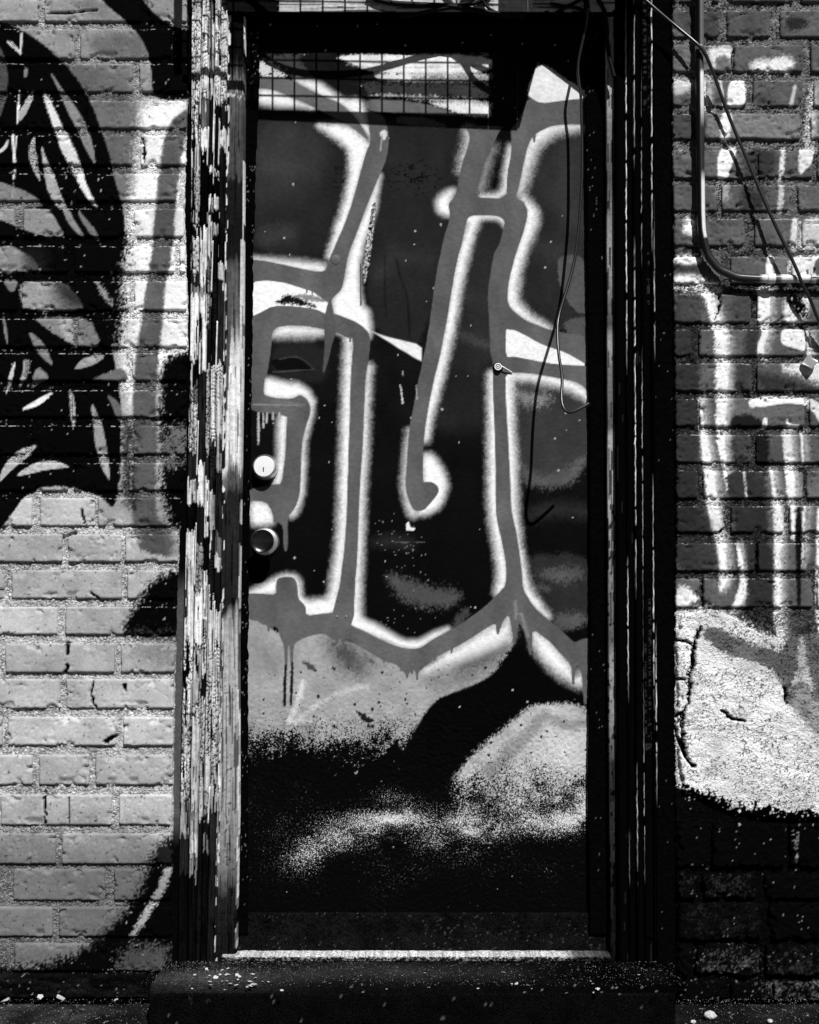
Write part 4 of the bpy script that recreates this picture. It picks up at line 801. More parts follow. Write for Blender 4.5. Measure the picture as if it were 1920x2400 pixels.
# backing board and dark edge strip beside the bricks
strip('backing_board', lambda y: xbL(y) - 16, lambda y: cr_(y) + 12, -140, 2330, .012, lambda X, Y, U: np.where(vn(X / 5, Y / 60, 5) > .85, .05, .002) + .07 * sstep(1330, 1420, Y) * sstep(1990, 1900, Y) * (U < .25), lambda X, Y, U: fibre(X, Y, 3), .03)
cuts = [0, .27, .50, .63, .80, 1.0]
lens = [2290, 2300, 2296, 2280, 2285]
for i in range(5):
    pf, df = peeled(i)
    strip('wood_strip', (lambda f: lambda y: between(f)(y) + .8)(cuts[i]), (lambda f: lambda y: between(f)(y) - .8)(cuts[i + 1]), -140, lens[i], [-.004, -.012, -.009, -.013, -.006][i], pf, df, .018, 1.6, 2.4)
# sharp slivers left standing between the strips
for i in range(18):
    f = random.choice(cuts[1:-1]) + random.uniform(-.03, .03); y0 = random.uniform(10, 1950); ln = random.uniform(60, 190)
    wv = random.uniform(1.2, 2.6); v0 = random.choice([.65, .7, .5, .3])
    strip('splinter', (lambda f, wv, y0, ln: lambda y: between(f)(y) - wv * np.clip((y - y0) / ln, .1, 1))(f, wv, y0, ln), (lambda f, wv, y0, ln: lambda y: between(f)(y) + wv * np.clip((y0 + ln - y) / ln, .1, 1))(f, wv, y0, ln), y0, y0 + ln, -.016 + random.uniform(0, .004), (lambda v: lambda X, Y, U: np.full(X.shape, v) * (.6 + .6 * vn(X / 3, Y / 20, 4)))(v0), lambda X, Y, U: fibre(X, Y, 9, .0006), .01, 1.2, 6)
# the inner jamb, its paint in long sprayed stretches
jr = pfun([(-150,575),(0,574),(800,570),(1500,560),(1900,560),(2250,553)])
jval0 = pfun([(-150,.006),(140,.008),(150,.03),(178,.05),(182,.12),(222,.12),(226,.5),(232,.1),(300,.06),(420,.05),(430,.02),(600,.02),(640,.09),(760,.11),(800,.4),(870,.7),(1085,.62),(1110,.12),(1160,.03),(1420,.03),(1445,.3),(1500,.36),(1800,.33),(1850,.3),(2000,.2),(2090,.03),(2260,.01)])
def jval(y): v = jval0(y); return np.where(v < .04, v * .5, v)
def jamb_paint(X, Y, U):
    v = jval(Y + 46 * (vn(X / 5, X * 0 + 2, 3) - .5))
    v = np.where((Y > 700) & (Y < 960) & (U < .45 - .25 * (Y - 700) / 300), .09, v)
    v = np.where((Y > 560) & (Y < 900) & (U > .82), .55, v)
    edge = vn(X / 3, Y / 40, 21)
    v = np.where((U < .16) & (edge > .45), np.where(vn(X / 4, Y / 14, 22) > .5, .6, .008), v)
    v = np.where((U > .93) & (vn(X / 4, Y / 50, 23) > .5), .6, v)
    v = np.where(vn(X / 1.9, Y / 110, 24) > np.where(Y > 1400, .70, .82), v * .25, v); v = v * (.7 + .6 * vn(X / 3, Y / 140, 28))
    v = np.where((Y > 1480) & (vn(X / 6, Y / 4, 25) > .88), v * .3, v)
    return v
strip('jamb', lambda y: cr_(y) + .5, jr, -140, 2262, .004, jamb_paint, lambda X, Y, U: fibre(X, Y, 41, .0014) - .02 * sstep(.88, 1, U) * .4, .05)
dl = pfun([(0,612),(130,608),(600,592),(1000,587),(1500,580),(1900,580),(2180,580)])
dr = pfun([(0,1372),(223,1373),(600,1377),(1000,1383),(1500,1385),(1830,1380),(2180,1384)])
def blk(X, Y, U, hi=.12, th=.9):
    return np.where((vn(X / 3.2, Y / 3.2, 31) > th) & (vn(X / 30, Y / 60, 32) > .35), hi, .0016)
def ragd(s): return lambda X, Y, U: .004 * (fbm(X / 7, Y / 7, s) - .5) + .003 * (vn(X / 3, Y / 3, s + 2) - .5)
wob = lambda y, s: 5 * (fbm(y / 16, y * 0, s, 3) - .5)
strip('weather_seal', lambda y: jr(y) - 6, lambda y: dl(y) + wob(y, 3), -20, 2190, .036, blk, ragd(51), .03, mat='black_rough')
strip('weather_seal', lambda y: dr(y) + .5 * wob(y, 9), lambda y: dr(y) + 50, -20, 2190, .033, lambda X, Y, U: blk(X, Y, U, .1, .95), ragd(61), .03, mat='black_rough')
# right side: a pale worn stop, then black mouldings with rubbed edges
gl = pfun([(-150,1422),(0,1422),(600,1423),(1100,1425),(1700,1428),(2290,1432)])
def stop_paint(X, Y, U):
    v = pfun([(-150,.2),(40,.5),(60,.45),(200,.36),(300,.16),(420,.07),(600,.28),(760,.05),(800,.3),(860,.15),(1000,.08),(1020,.3),(1200,.33),(1300,.18),(1500,.1),(1560,.28),(1700,.2),(1790,.03),(2300,.0014)])(Y)
    v = np.where(vn(X / 2.2, Y / 60, 3) > .74, v * .15, v); v = np.where((Y > 1180) & (vn(X / 3, Y / 12, 4) > .72), v * .1, v)
    return np.where(U > .86, .0014, v)
strip('stop_bead', gl, lambda y: gl(y) + 19, -140, 2280, .012, stop_paint, lambda X, Y, U: fibre(X, Y, 71, .001), .05)
def black_board(s, hi=.012): return lambda X, Y, U: np.where(vn(X / 2, Y / 70, s) > .93, hi, .0014)
xs_r = [19, 44, 63, 80, 104, 112]
deps = [-.010, -.004, -.014, -.006, -.010]
for i in range(5):
    strip('moulding', (lambda k: lambda y: gl(y) + k + 1.5)(xs_r[i]), (lambda k: lambda y: gl(y) + k - 1.5)(xs_r[i + 1]), -140, 2300, deps[i], black_board(300 + i), (lambda s: lambda X, Y, U: fibre(X, Y, s, .0005) - .004 * (1 - sstep(0, .2, np.minimum(U, 1 - U))))(80 + i), .045)
# checked paint in the middle moulding
def checked(X, Y, U):
    on = (vn(X / 6, Y / 160, 7) > .45) & ((Y < 260) | ((Y > 590) & (Y < 720)) | ((Y > 1400) & (Y < 1760)))
    return np.where(on & (vn(X / 9, Y / 3.2, 8) > .6), .02, .0014)
strip('moulding', lambda y: gl(y) + 84, lambda y: gl(y) + 100, -140, 2200, -.0115, checked, lambda X, Y, U: fibre(X, Y, 91, .001) - .0015 * (vn(X / 9, Y / 3.2, 8) < .5), .01)
def bead_paint(s, lv):
    def f(X, Y, U):
        a = vn(X * 0, Y / 240, s) ; b = vn(X * 0, Y / 14, s + 1)
        v = lv * np.clip((a - .36) * 2.2, 0, 1) * (.25 + 1.0 * b) * (vn(X * 0, Y / 14, s + 2) > .15)
        v = np.where(Y > 1960, v * np.clip((2080 - Y) / 120, 0, 1), v)
        return np.maximum(v, .0014)
    return f
for i, (k, wd, lv) in enumerate(((44.5, 2.0, .75), (64, 1.8, .7), (80.5, 1.5, .3), (104.5, 2.2, .7), (109.5, 2.6, .5))):
    strip('bead', (lambda k, s: lambda y: gl(y) + k - .4 * wob(y, s))(k, 40 + i), (lambda k, wd, s: lambda y: gl(y) + k + wd - .4 * wob(y, s))(k, wd, 40 + i), -140, 2290, -.016, bead_paint(500 + 9 * i, lv), lambda X, Y, U: .0008 * (vn(X, Y / 30, 3) - .5), .03, 1.0, 5)
strip('outer_board', lambda y: gl(y) + 110, lambda y: xbR(y) + 14, -140, 2330, .010, lambda X, Y, U: blk(X, Y, U, .1, .97), ragd(99), .03, mat='black_rough')
# head: pale weathered board lit from above, black rail below it
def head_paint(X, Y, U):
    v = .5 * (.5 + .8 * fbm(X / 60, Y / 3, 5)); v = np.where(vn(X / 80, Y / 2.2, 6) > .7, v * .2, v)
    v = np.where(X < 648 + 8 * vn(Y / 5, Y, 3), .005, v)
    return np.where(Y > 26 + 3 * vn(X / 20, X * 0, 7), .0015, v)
def hstrip(name, x0, x1, y0, y1, Y, pf, df, thick):
    PX, PY = np.meshgrid(np.linspace(x0, x1, int((x1 - x0) / 3.5)), np.linspace(y1, y0, int((y1 - y0) / 2.6)))
    pos = at(PX, PY, Y); pos[..., 1] = Y - df(PX, PY)
    return sheet(name, pos, pf(PX, PY, PX * 0), thick, 'weathered_wood', fr)
hstrip('head_casing', 533, 1441, -138, 29, -.012, head_paint, lambda X, Y: .0012 * (vn(X / 60, Y / 2.4, 11) - .5) * 2, .05)
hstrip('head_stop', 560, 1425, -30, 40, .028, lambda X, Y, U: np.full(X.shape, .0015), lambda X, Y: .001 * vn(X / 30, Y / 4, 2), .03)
# sill under the leaf: rough concrete upstand
def sill():
    PX, PY = np.meshgrid(np.linspace(515, 1440, 290), np.linspace(2262, 2140, 40))
    pos = at(PX, PY, .046); pos[..., 1] -= .006 * (fbm(PX / 30, PY / 30, 3) - .5) + .005 * (vn(PX / 5, PY / 5, 4) - .5) + .02 * sstep(2165, 2262, PY)
    p = np.where(specks(PX, PY, 6, .4 * sstep(.3, .7, vn(PX / 50, PY / 20, 7)), 8, .12, .34), .035, .0015 + .007 * fbm(PX / 25, PY / 25, 9))
    return sheet('sill_upstand', pos, p, .05, 'dirty_concrete', fr)
sill()

# ================================================================== DOOR LEAF
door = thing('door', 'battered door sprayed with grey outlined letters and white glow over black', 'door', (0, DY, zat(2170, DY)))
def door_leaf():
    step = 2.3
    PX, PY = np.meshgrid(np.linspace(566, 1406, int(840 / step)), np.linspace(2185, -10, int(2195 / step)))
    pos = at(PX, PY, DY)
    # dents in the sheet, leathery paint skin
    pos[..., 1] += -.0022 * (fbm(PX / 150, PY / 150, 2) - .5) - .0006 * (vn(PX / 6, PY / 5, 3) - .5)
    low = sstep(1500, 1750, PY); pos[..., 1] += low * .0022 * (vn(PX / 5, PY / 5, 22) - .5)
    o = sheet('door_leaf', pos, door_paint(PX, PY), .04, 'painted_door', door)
    for nm, val in zip(('mist', 'loss'), door_mist(PX, PY)):
        at_ = o.data.attributes.new(nm, 'FLOAT', 'POINT'); mv = np.zeros(len(o.data.vertices), np.float32); mv[:PX.size] = val.ravel(); at_.data.foreach_set('value', mv)
door_leaf()
def lock(px, py, kind):
    c = V(px, py, DY)
    if kind == 'deadbolt':
        r = lathe('deadbolt', [(.0005, -.002), (.0315, -.002), (.0315, .004), (.029, .012), (.0262, .022), (.0255, .0235)], c, (0, -1, 0), 'satin_steel', door)
        lathe('cylinder_face', [(.0255, 0), (.0250, .004), (.0235, .0062), (.0001, .0070)], c + Vector((0, -.0235, 0)), (0, -1, 0), 'white_enamel', r)
        box('keyhole', c + Vector((-.001, -.0305, -.007)), (.0024, .0012, .0105), 'black_hole', r, .0004)
    else:
        r = lathe('door_knob', [(.0005, -.002), (.034, -.002), (.034, .003), (.031, .009), (.020, .012), (.0145, .020), (.0145, .030), (.020, .038), (.0262, .047), (.0275, .058), (.0262, .064)], c, (0, -1, 0), 'satin_steel', door)
        lathe('knob_face', [(.0262, 0), (.0245, -.0012), (.018, -.0035), (.0001, -.0042)], c + Vector((0, -.064, 0)), (0, -1, 0), 'polished_steel', r)
lock(622, 1096, 'deadbolt'); lock(622, 1270, 'knob')
# eye bolt with a short twist of wire
eb = V(1167, 861, DY)
e = lathe('eye_bolt', [(.0005, -.002), (.0125, -.002), (.0125, .003), (.009, .006)], eb, (0, -1, 0), 'black_steel', door, 24)
ring = [eb + Vector((.0075 * math.cos(q), -.0085, .0075 * math.sin(q))) for q in np.linspace(0, 2 * math.pi, 25)]
tube('ring', ring, .0018, 'white_enamel', e, 8)
tube('ring', [eb + Vector((.003 * math.cos(q), -.009, .003 * math.sin(q))) for q in np.linspace(0, 2 * math.pi, 17)], .0014, 'white_enamel', e, 8)
tube('wire_tail', smooth_path([eb + Vector((.008, -.008, .002)), eb + Vector((.016, -.009, -.003)), eb + Vector((.024, -.006, -.007)), eb + Vector((.034, -.002, -.013))]), .0016, 'white_enamel', e, 6)
for px, py in ((787, 608),):
    lathe('rivet', [(.0005, -.001), (.0125, -.001), (.0118, .0012), (.007, .0024), (.0001, .0028)], V(px, py, DY), (0, -1, 0), 'grey_paint', door, 24)
for px, py in ((811, 1445), (790, 1445)):
    lathe('nail_head', [(.0005, -.001), (.0032, -.001), (.0026, .0012), (.0001, .0016)], V(px, py, DY), (0, -1, 0), 'satin_steel', door, 12)

# ================================================================== THRESHOLD AND STEP
zs = zat(2252, -.012)
th = thing('threshold', 'pale worn threshold bar under the door', 'threshold', (0, 0, zs))
def threshold():
    PX, PY = np.meshgrid(np.linspace(520, 1432, 400), np.linspace(2253, 2241, 9))
    pos = at(PX, PY, -.012); pos[..., 1] -= .002 * (vn(PX / 4, PY / 4, 2) - .5)
    wear = pfun([(520,.35),(560,.5),(900,.62),(1100,.6),(1330,.5),(1350,.12),(1420,.05),(1440,.01)])(PX)
    p = wear * (.2 + .9 * vn(PX / 3.4, PY / 3.4, 3)); p = np.where(vn(PX / 4, PY / 3, 4) > .48, p * .06, p); p = np.where(T_top(PY), np.maximum(p, wear * (.5 + .5 * vn(PX / 4, PX * 0, 6))), p)
    p = np.where(PY > 2246.5, p * .35, p)
    sheet('nosing', pos, np.minimum(p, .8), .06, 'dirty_concrete', th)
    zt = zat(2241, -.012) - .0006
    X, Yy = np.meshgrid(np.linspace(at(520, 2241, -.012)[0], at(1432, 2241, -.012)[0], 200), np.linspace(-.011, .044, 16))
    sheet('tread', np.stack([X, Yy, zt + .0006 * vn(X * 200, Yy * 200, 4)], -1), .006 + .01 * fbm(X * 30, Yy * 30, 5), .012, 'dirty_concrete', th, (0, 0, -1))
def T_top(PY): return PY < 2243
threshold()
def step_slab():
    xa, xb = at(372, 2330, -.1)[0], at(1560, 2330, -.1)[0]
    st = thing('door_step', 'dark gritty stone step in front of the door', 'step', ((xa + xb) / 2, -.1, 0))
    nx = int((xb - xa) / .0042)
    X, Yy = np.meshgrid(np.linspace(xa, xb, nx), np.linspace(-.205, -.014, 46))
    Z = zs - .001 + .003 * (fbm(X * 35, Yy * 35, 4) - .5) + .0035 * (vn(X * 230, Yy * 230, 5) - .5)
    Z -= .012 * sstep(-.175, -.205, Yy + .012 * (fbm(X * 14, X * 0, 9) - .5))
    bright = .002 + .02 * np.clip(fbm(X * 9, Yy * 9, 6) - .42, 0, 1) * sstep(-.19, -.15, Yy) + .045 * np.exp(-(((X + .44) / .16) ** 2 + ((Yy + .135) / .05) ** 2)) + .02 * np.exp(-(((X + .05) / .25) ** 2 + ((Yy + .09) / .06) ** 2))
    bright = bright * np.interp(X, [-.5, .3, .55], [1, 1, .5])
    bright = bright * (.5 + fbm(X * 90, Yy * 160, 8)); bright = np.where(specks(X * 1000, Yy * 1000, 8, .2 * sstep(.35, .75, vn(X * 18, Yy * 30, 5)), 7, .10, .26), .14, bright)
    sheet('tread', np.stack([X, Yy, Z], -1), bright, .03, 'dirty_concrete', st, (0, 0, -1))
    X, Zz = np.meshgrid(np.linspace(xa, xb, nx), np.linspace(-.01, zs - .013, 14))
    Yf = -.206 + .004 * (fbm(X * 60, Zz * 60, 12) - .5)
    p = np.where(specks(X * 1000, Zz * 1000, 14, .12, 17, .06, .16), .08, .0014 + .003 * fbm(X * 30, Zz * 30, 3))
    sheet('riser', np.stack([X, Yf, Zz], -1), p, .18, 'dirty_concrete', st)
step_slab()
# low footing either side of the step
def footing(xa, xb, ya, yb, Y, lab):
    PX, PY = np.meshgrid(np.linspace(xa, xb, int(abs(xb - xa) / 3.4)), np.linspace(yb, ya, 20))
    pos = at(PX, PY, Y); pos[..., 1] -= .008 * (fbm(PX / 40, PY / 20, 5) - .5) + .005 * (vn(PX / 5, PY / 5, 6) - .5)
    pos[..., 2] = np.maximum(pos[..., 2], -.01)
    p = np.where(specks(PX, PY, 9, .2, 9, .1, .24), .14, .003 + .02 * np.clip(fbm(PX / 60, PY / 14, 3) - .45, 0, 1))
    o = sheet('footing', pos, p, .05, 'dirty_concrete'); tag(o, lab, 'footing')
footing(-160, 396, 2288, 2338, -.02, 'black gritty footing at the foot of the pale brick wall')
footing(1572, 2060, 2366, 2392, -.035, 'broken black footing at the foot of the dark wall by the step')

# ================================================================== CONDUIT
cn = thing('conduit', 'painted steel conduit pipe bending to the right along the dark brick wall', 'pipe', tuple(V(1640, 655, -.02)))
CY = -.0265; CR = .0098
path = [V(1640, -120, CY), V(1640, 0, CY), V(1640, 200, CY), V(1642, 400, CY), V(1643, 500, CY), V(1645, 545, CY), V(1658, 598, CY), V(1686, 632, CY), V(1727, 650, CY), V(1770, 653, CY), V(1850, 653, CY), V(1920, 653, CY), V(2080, 653, CY)]
dense = []
for a, b in zip(path[:-1], path[1:]):
    k = max(1, int((b - a).length / .02))
    dense += [a.lerp(b, i / k) for i in range(k)]
dense.append(path[-1]); dense = smooth_path(dense, 2)
def pipe_val(p):
    y = 1200 - 0; v = at
    # height on the picture for the vertical run, x for the level run
    if p.z > zat(560, CY): return float(np.interp(p.z, [zat(q, CY) for q in (545, 430, 400, 300, 250, 170, 166, 120, 112, 0)], [.7, .7, .02, .02, .6, .75, .06, .06, .12, .12]))
    xx = 960 + (p.x - CAM[0]) * FPX / (CY - CAM[1])
    return float(np.interp(xx, [1640, 1660, 1790, 1800, 1815, 1820, 1838, 1842, 1870, 1874, 1880, 1905, 1912, 2000], [.008, .015, .03, .7, .7, .1, .1, .7, .7, .2, .75, .75, .15, .15]))
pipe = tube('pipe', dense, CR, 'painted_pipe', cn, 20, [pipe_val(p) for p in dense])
pa_ = pipe.data.attributes['paint']  # shaded left side of the upright run is painted near-black below
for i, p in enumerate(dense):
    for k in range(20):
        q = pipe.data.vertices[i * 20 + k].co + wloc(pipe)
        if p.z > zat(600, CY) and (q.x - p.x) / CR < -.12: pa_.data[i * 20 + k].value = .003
tube('coupling', [V(1799, 653, CY), V(1816, 653, CY)], CR + .002, 'white_enamel', cn, 20)
tube('coupling', [V(1640, 108, CY), V(1640, 118, CY)], CR + .0012, 'satin_steel', cn, 20)
sp = [V(1905, 653, CY) + Vector((0, -(CR + .002) * math.cos(q), (CR + .002) * math.sin(q))) for q in np.linspace(-1.6, 1.6, 16)]
bm = bmesh.new()
for q in sp:
    pass
ringv = []
for q in sp + [sp[-1] + Vector((0, .012, .001)), sp[-1] + Vector((0, .0125, .026))]:
    ringv.append((bm.verts.new(q + Vector((-.0055, 0, 0))), bm.verts.new(q + Vector((.0055, 0, 0)))))
for (a, b), (c, d) in zip(ringv[:-1], ringv[1:]): bm.faces.new((a, b, d, c))
bmesh.ops.solidify(bm, geom=bm.faces[:], thickness=.0014)
me = bpy.data.meshes.new('strap'); bm.to_mesh(me); bm.free()
stp = link('strap', me, 'white_enamel', cn)
lathe('screw', [(.0005, 0), (.0055, 0), (.005, .003), (.0001, .0042)], V(1907, 630, -.010), (0, -1, 0), 'black_steel', stp, 16)

# ================================================================== WIRES AND CABLES
# loose phone wire across the right wall
lw = smooth_path([V(1500, -12, -.03), V(1540, 24, -.034), (V(1585, 62, -.034)), V(1630, 99, -.045), V(1650, 118, -.046), V(1668, 160, -.04), V(1690, 222, -.034), V(1715, 290, -.030), V(1745, 360, -.030), V(1775, 430, -.034), V(1800, 490, -.040), V(1825, 545, -.042), V(1853, 600, -.044), V(1871, 640, -.046), V(1880, 665, -.047), V(1897, 695, -.042), V(1918, 752, -.036), V(1945, 800, -.03), V(1990, 870, -.02)])
tag(tube('phone_wire', lw, .0042, 'wire_metal', None, 8), 'thin loose wire slanting over the conduit down the dark brick wall', 'wire')
# thin wire hanging in front of the door, ending in a hook
def tw(px, py, t): return V(px, py, DY - t)
hw = smooth_path([tw(1378, 20, .088), tw(1377, 40, .085), tw(1372, 70, .08), tw(1364, 104, .076), tw(1354, 150, .072), tw(1356, 185, .072), tw(1362, 223, .072), tw(1364, 297, .074), tw(1365, 408, .078), tw(1361, 482, .082), tw(1351, 590, .088), tw(1340, 640, .095), tw(1323, 696, .105), tw(1308, 745, .115), tw(1306, 780, .13), tw(1309, 830, .15), tw(1319, 886, .18), tw(1315, 930, .2), tw(1320, 958, .21), tw(1334, 969, .21), tw(1356, 960, .2), tw(1380, 946, .19)])
tag(tube('hanging_wire', hw, .0036, 'wire_metal', None, 8), 'thin wire hanging down the right of the door with a hooked end', 'wire')
cables = [
 ([(860,-12,-.021),(900,6,-.021),(974,11,-.021),(1048,13,-.021),(1104,22,-.021),(1167,33,-.021),(1230,40,-.021)], .0062, 'thick black cable sagging across the top of the door head'),
 ([(940,40,-.021),(974,33,-.021),(1048,18,-.021),(1085,13,-.021),(1130,5,-.021),(1150,-14,-.021)], .0045, 'black cable rising to the right at the middle of the door head'),
 ([(1128,-8,-.021),(1140,16,-.021),(1160,28,-.021),(1190,40,-.021)], .0036, 'short black cable curling beside the thick one on the door head'),
 ([(1300,34,-.019),(1318,20,-.021),(1353,4,-.021),(1380,-16,-.021)], .0042, 'black cable slanting up at the right end of the door head'),
 ([(1290,8,-.021),(1319,15,-.021),(1345,16,-.021),(1375,27,-.021),(1392,36,-.019)], .0042, 'black cable sagging at the right end of the door head'),
 ([(1371,-20,-.021),(1374,0,-.021),(1376,22,-.021),(1377,42,-.021)], .0072, 'thick black cable end dropping from the top right of the door head'),
 ([(1398,-20,-.021),(1402,0,-.021),(1416,22,-.021),(1421,45,-.021),(1424,120,-.021),(1440,180,-.021)], .0052, 'black cable running down onto the right door post'),
]
for pts, r, lab in cables:
    tag(tube('black_cable', smooth_path([V(*q) for q in pts]), r, 'black_rubber', None, 10), lab, 'cable', 'cables along the door head')

# ================================================================== WIRE CAGE ABOVE THE DOOR (its shadow falls on door and head)
CT = .325
SD = Vector((-.31, 1.0, -1.15))
def up(px, py, t=CT): return V(px, py, DY) - SD * t       # the point whose shadow falls there on the door
cg = thing('mesh_cage', 'steel wire mesh guard fixed to the wall above the door head', 'guard', tuple(up(900, 0)))
def bar(name, pts, mat, thick, par):
    """flat plate from a traced outline, thickness along y"""
    bm = bmesh.new(); f = [bm.verts.new(q) for q in pts]; g = [bm.verts.new(q + Vector((0, thick, 0))) for q in pts]
    bm.faces.new(f); bm.faces.new(g[::-1])
    for i in range(len(f)): bm.faces.new((f[i], g[i], g[(i + 1) % len(f)], f[(i + 1) % len(f)]))
    bmesh.ops.recalc_face_normals(bm, faces=bm.faces)
    me = bpy.data.meshes.new(name); bm.to_mesh(me); bm.free(); return link(name, me, mat, par)
TOPY = -190
bar('bottom_rail', [up(420, 259), up(1143, 271), up(1143, 304.5), up(420, 274)], 'black_steel', .004, cg)
bar('corner_plate', [up(1145, TOPY), up(1212, TOPY), up(1212, 307), up(1145, 304.5)], 'black_steel', .004, cg)
bar('end_plate', [up(420, TOPY), up(418, 257), up(400, 256), up(400, TOPY)], 'black_steel', .004, cg)
bar('top_rail', [up(420, TOPY - 20), up(1212, TOPY - 20), up(1212, TOPY), up(420, TOPY)], 'black_steel', .004, cg)
# side plate running back to the wall
a0, a1 = up(1212, 307) + Vector((0, .005, 0)), up(1212, TOPY) + Vector((0, .005, 0))
bm = bmesh.new()
vs = [bm.verts.new(q) for q in (a0, Vector((a0.x, -.004, a0.z)), Vector((a1.x, -.004, a1.z)), a1)]
vs2 = [bm.verts.new(v.co + Vector((.004, 0, 0))) for v in vs]
bm.faces.new(vs); bm.faces.new(vs2[::-1])
for i in range(4): bm.faces.new((vs[i], vs2[i], vs2[(i + 1) % 4], vs[(i + 1) % 4]))
bmesh.ops.recalc_face_normals(bm, faces=bm.faces)
me = bpy.data.meshes.new('side_plate'); bm.to_mesh(me); bm.free(); link('side_plate', me, 'black_steel', cg)
for k in range(-4, 10):
    x = 639 + 51.3 * k; yb = np.interp(x, [420, 1143], [262, 273])
    tube('mesh_wire', [up(x, TOPY - 4), up(x, yb)], .0024, 'black_steel', cg, 6)
for y in (225, 183, 141, 99, 57, 15, -27, -69, -111, -153):
    tube('mesh_wire', [up(418, y - 5), up(1147, y + 8)], .002, 'black_steel', cg, 6)
bar('shadow_plate', [up(1250, 138, .20), up(1268, 152, .20), up(1322, 192, .20), up(1362, 223, .20), up(1440, 280, .20), up(1480, -60, .20), up(1240, -60, .20)], 'black_steel', .004, cg)  # unseen plate, added and outlined to throw the slanting shadow at upper right
tube('shadow_plate_stay', [up(1300, -40, .20), Vector((up(1300, -40, .20).x, .0, up(1300, -40, .20).z))], .006, 'black_steel', cg, 8)  # stay added to hold that shadow-casting plate to the wall
# slack cables behind the mesh; only their shadows reach into the picture
for pts, r, lab in (
 ([(520,60),(580,100),(612,128),(640,150),(690,169),(760,176),(850,171),(920,152),(990,131),(1060,110),(1120,70)], .0062, 'slack cable above the picture whose sagging shadow crosses the mesh shadow'),
 ([(1020,90),(1062,131),(1082,142),(1098,168),(1112,192),(1150,216),(1160,221)], .0058, 'cable above the picture whose shadow drops through the mesh at its right'),
 ([(1060,100),(1078,132),(1115,155),(1150,170),(1160,173)], .0056, 'cable above the picture whose short shadow slants into the mesh corner'),
 ([(1080,90),(1100,133),(1125,158),(1150,172),(1160,176)], .0015, 'thinner cable above the picture beside the mesh corner')):
    tag(tube('slack_cable', smooth_path([up(a, b, .285) for a, b in pts]), r, 'black_rubber', None, 10), lab, 'cable', 'cables slung above the door')

# ================================================================== SMALL THINGS
# square anchor nut on the right wall
an = V(1893, 852, -.004)
bm = bmesh.new(); bmesh.ops.create_cube(bm, size=1)
for v in bm.verts: v.co = Vector((v.co.x * .026, v.co.y * .022, v.co.z * .026))
bmesh.ops.inset_region(bm, faces=[f for f in bm.faces if f.normal.y < -.9], thickness=.006, depth=0)
for f in bm.faces:
    if f.normal.y < -.9 and f.calc_area() < .0003: bmesh.ops.translate(bm, verts=f.verts, vec=(0, .010, 0)); break
bmesh.ops.bevel(bm, geom=bm.edges[:], offset=.0012, segments=2, affect='EDGES')
me = bpy.data.meshes.new('anchor_nut'); bm.to_mesh(me); bm.free()
o = link('anchor_nut', me, 'satin_steel', None, an + Vector((0, -.012, 0))); o.rotation_euler = (0, math.radians(38), 0)
tag(o, 'small square steel anchor nut on the dark wall below the conduit strap', 'nut')

# flakes and litter lying on the step and pavement
def flake_mesh(s):
    r = random.Random(s); bm = bmesh.new(); k = r.randint(5, 7)
    pts = [(math.cos(6.283 * i / k) * r.uniform(.5, 1), math.sin(6.283 * i / k) * r.uniform(.35, .8)) for i in range(k)]
    a = [bm.verts.new((x, y, .12 * r.uniform(-1, 1) + .1)) for x, y in pts]; b = [bm.verts.new((v.co.x, v.co.y, v.co.z - .12)) for v in a]
    bm.faces.new(a); bm.faces.new(b[::-1])
    for i in range(k): bm.faces.new((a[i], b[i], b[(i + 1) % k], a[(i + 1) % k]))
    me = bpy.data.meshes.new('paint_flake'); bm.to_mesh(me); bm.free(); me.materials.append(MATS['paint_flake']); return me
FL = [flake_mesh(i) for i in range(8)]
def on_plane(px, py, z):
    a = (px - 960) / FPX; b = (1200 - py) / FPX; d = np.array([a, _f[1] + b * _u[1], _f[2] + b * _u[2]]); t = (z - CAM[2]) / d[2]
    return Vector((CAM + d * t).tolist())
def flake(px, py, size, z, lab, grp, name='paint_flake'):
    p = on_plane(px, py, z); o = bpy.data.objects.new(name, random.choice(FL)); C.objects.link(o)
    o.location = p + Vector((0, 0, .0015)); s = size / 2000; o.scale = (s, s * 1.3, s); o.rotation_euler = (random.uniform(-.25, .45), random.uniform(-.3, .3), random.uniform(0, 6.28))
    tag(o, lab, 'flake', grp)
for i in range(46):
    px = random.gauss(535, 75); py = random.gauss(2292, 20)
    if 425 < px < 760 and 2262 < py < 2326: flake(px, py, random.uniform(6, 15), zs + .001, 'pale paint flake in the heap on the step by the left post', 'paint flakes by the left post')
for i in range(16):
    flake(random.uniform(820, 1530), random.uniform(2266, 2330), random.uniform(5, 12), zs + .001, 'pale paint flake scattered on the middle or right of the step', 'paint flakes scattered on the step')
for px, py, s, lab in ((14, 2345, 26, 'pale torn scrap on the pavement at the far left'), (75, 2332, 18, 'small pale scrap among the litter left of the step'), (95, 2338, 22, 'twisted pale scrap in the middle of the left litter'), (140, 2340, 30, 'large pale leaf scrap in the litter below the pale wall'), (150, 2328, 18, 'small pale scrap resting against the left footing'), (272, 2345, 14, 'tiny pale scrap alone on the left pavement'), (378, 2353, 24, 'pale scrap against the left end of the step'), (382, 2338, 16, 'small pale scrap at the left corner of the step')):
    flake(px, py, s, .002, lab, None, 'litter_scrap')
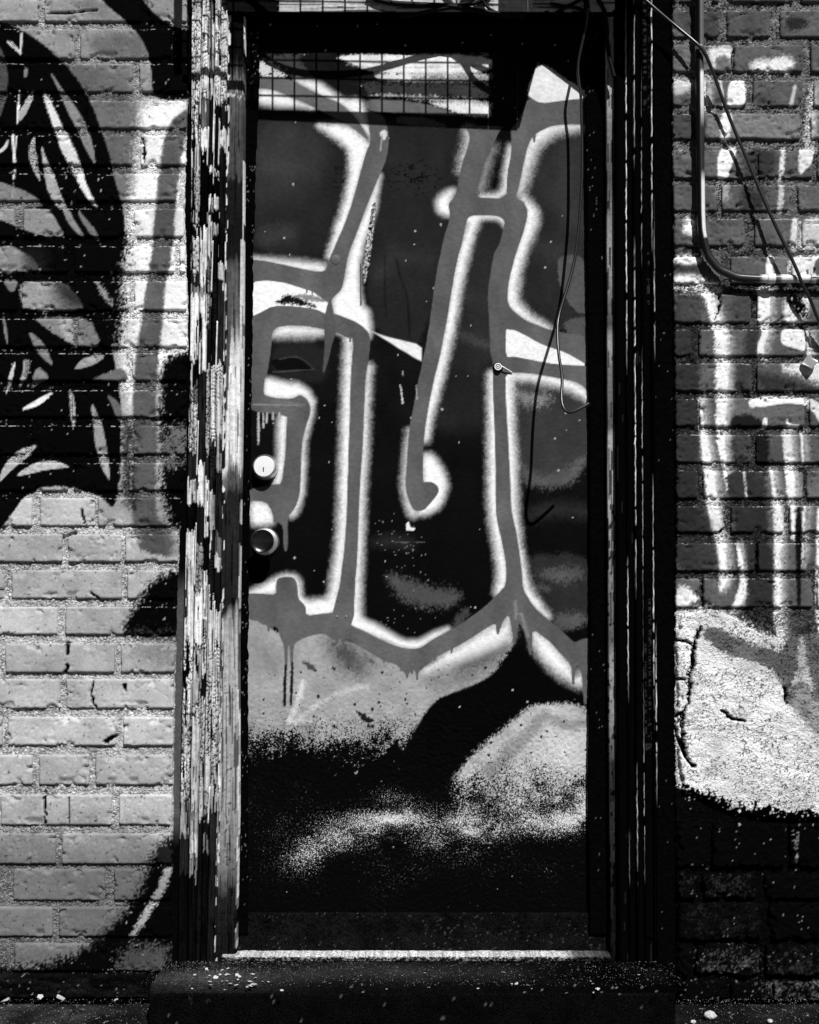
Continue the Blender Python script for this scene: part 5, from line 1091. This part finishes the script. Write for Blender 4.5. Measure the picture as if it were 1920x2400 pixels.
def rubble(px, py, sz, lab):
    r = random.Random(px); bm = bmesh.new(); bmesh.ops.create_icosphere(bm, subdivisions=3, radius=1)
    for v in bm.verts:
        q = v.co.copy(); v.co *= .75 + .5 * float(fbm(np.array(q.x * 2.2 + 5), np.array(q.z * 2.2 + q.y * 3), px)); v.co.z *= .7
    me = bpy.data.meshes.new('rubble_lump'); bm.to_mesh(me); bm.free(); me.materials.append(MATS['paint_flake'])
    o = bpy.data.objects.new('rubble_lump', me); C.objects.link(o); o.scale = (sz, sz * .8, sz); o.location = on_plane(px, py, 0) + Vector((0, 0, sz * .45)); tag(o, lab, 'rubble')
rubble(1665, 2386, .013, 'white lump of plaster on the ground below the dark wall')
rubble(1805, 2396, .006, 'small pale plaster chip on the ground at the lower right')
rubble(1625, 2398, .006, 'tiny pale plaster chip beside the white lump')
# loose grit: too much to count
gv, gf = [], []
tet = np.array([(1, 0, -.4), (-.6, .8, -.4), (-.5, -.9, -.4), (.05, 0, .8)])
for i in range(3600):
    if i < 2300: p = Vector((random.uniform(-.58, .60), random.uniform(-.2, -.016), zs)); s = random.choice([.0006, .0008, .001, .0015])
    else: p = Vector((random.choice([random.uniform(-1.0, -.56), random.uniform(.6, 1.0)]), -.04 - .2 * random.random() ** 1.5, 0)); s = random.choice([.0007, .0009, .0012, .0019])
    if random.random() < .3 and i < 2300: p.x = random.gauss(-.42, .12); p.y = random.uniform(-.12, -.016)
    a = random.uniform(0, 6.28); ca, sa = math.cos(a), math.sin(a); q = tet * s * np.array([1, random.uniform(.5, 1), random.uniform(.5, 1)])
    q = np.stack([q[:, 0] * ca - q[:, 1] * sa, q[:, 0] * sa + q[:, 1] * ca, q[:, 2]], -1) + np.array(p) + (0, 0, .4 * s)
    b = len(gv); gv.extend(q.tolist()); gf += [(b, b + 2, b + 1), (b, b + 1, b + 3), (b + 1, b + 2, b + 3), (b + 2, b, b + 3)]
me = np_mesh('grit', np.array(gv), np.array(gf), None, False)
go = link('grit', me, 'grit'); go['kind'] = 'stuff'; go['label'] = 'fine pale grit strewn over the step and pavement'; go['category'] = 'grit'
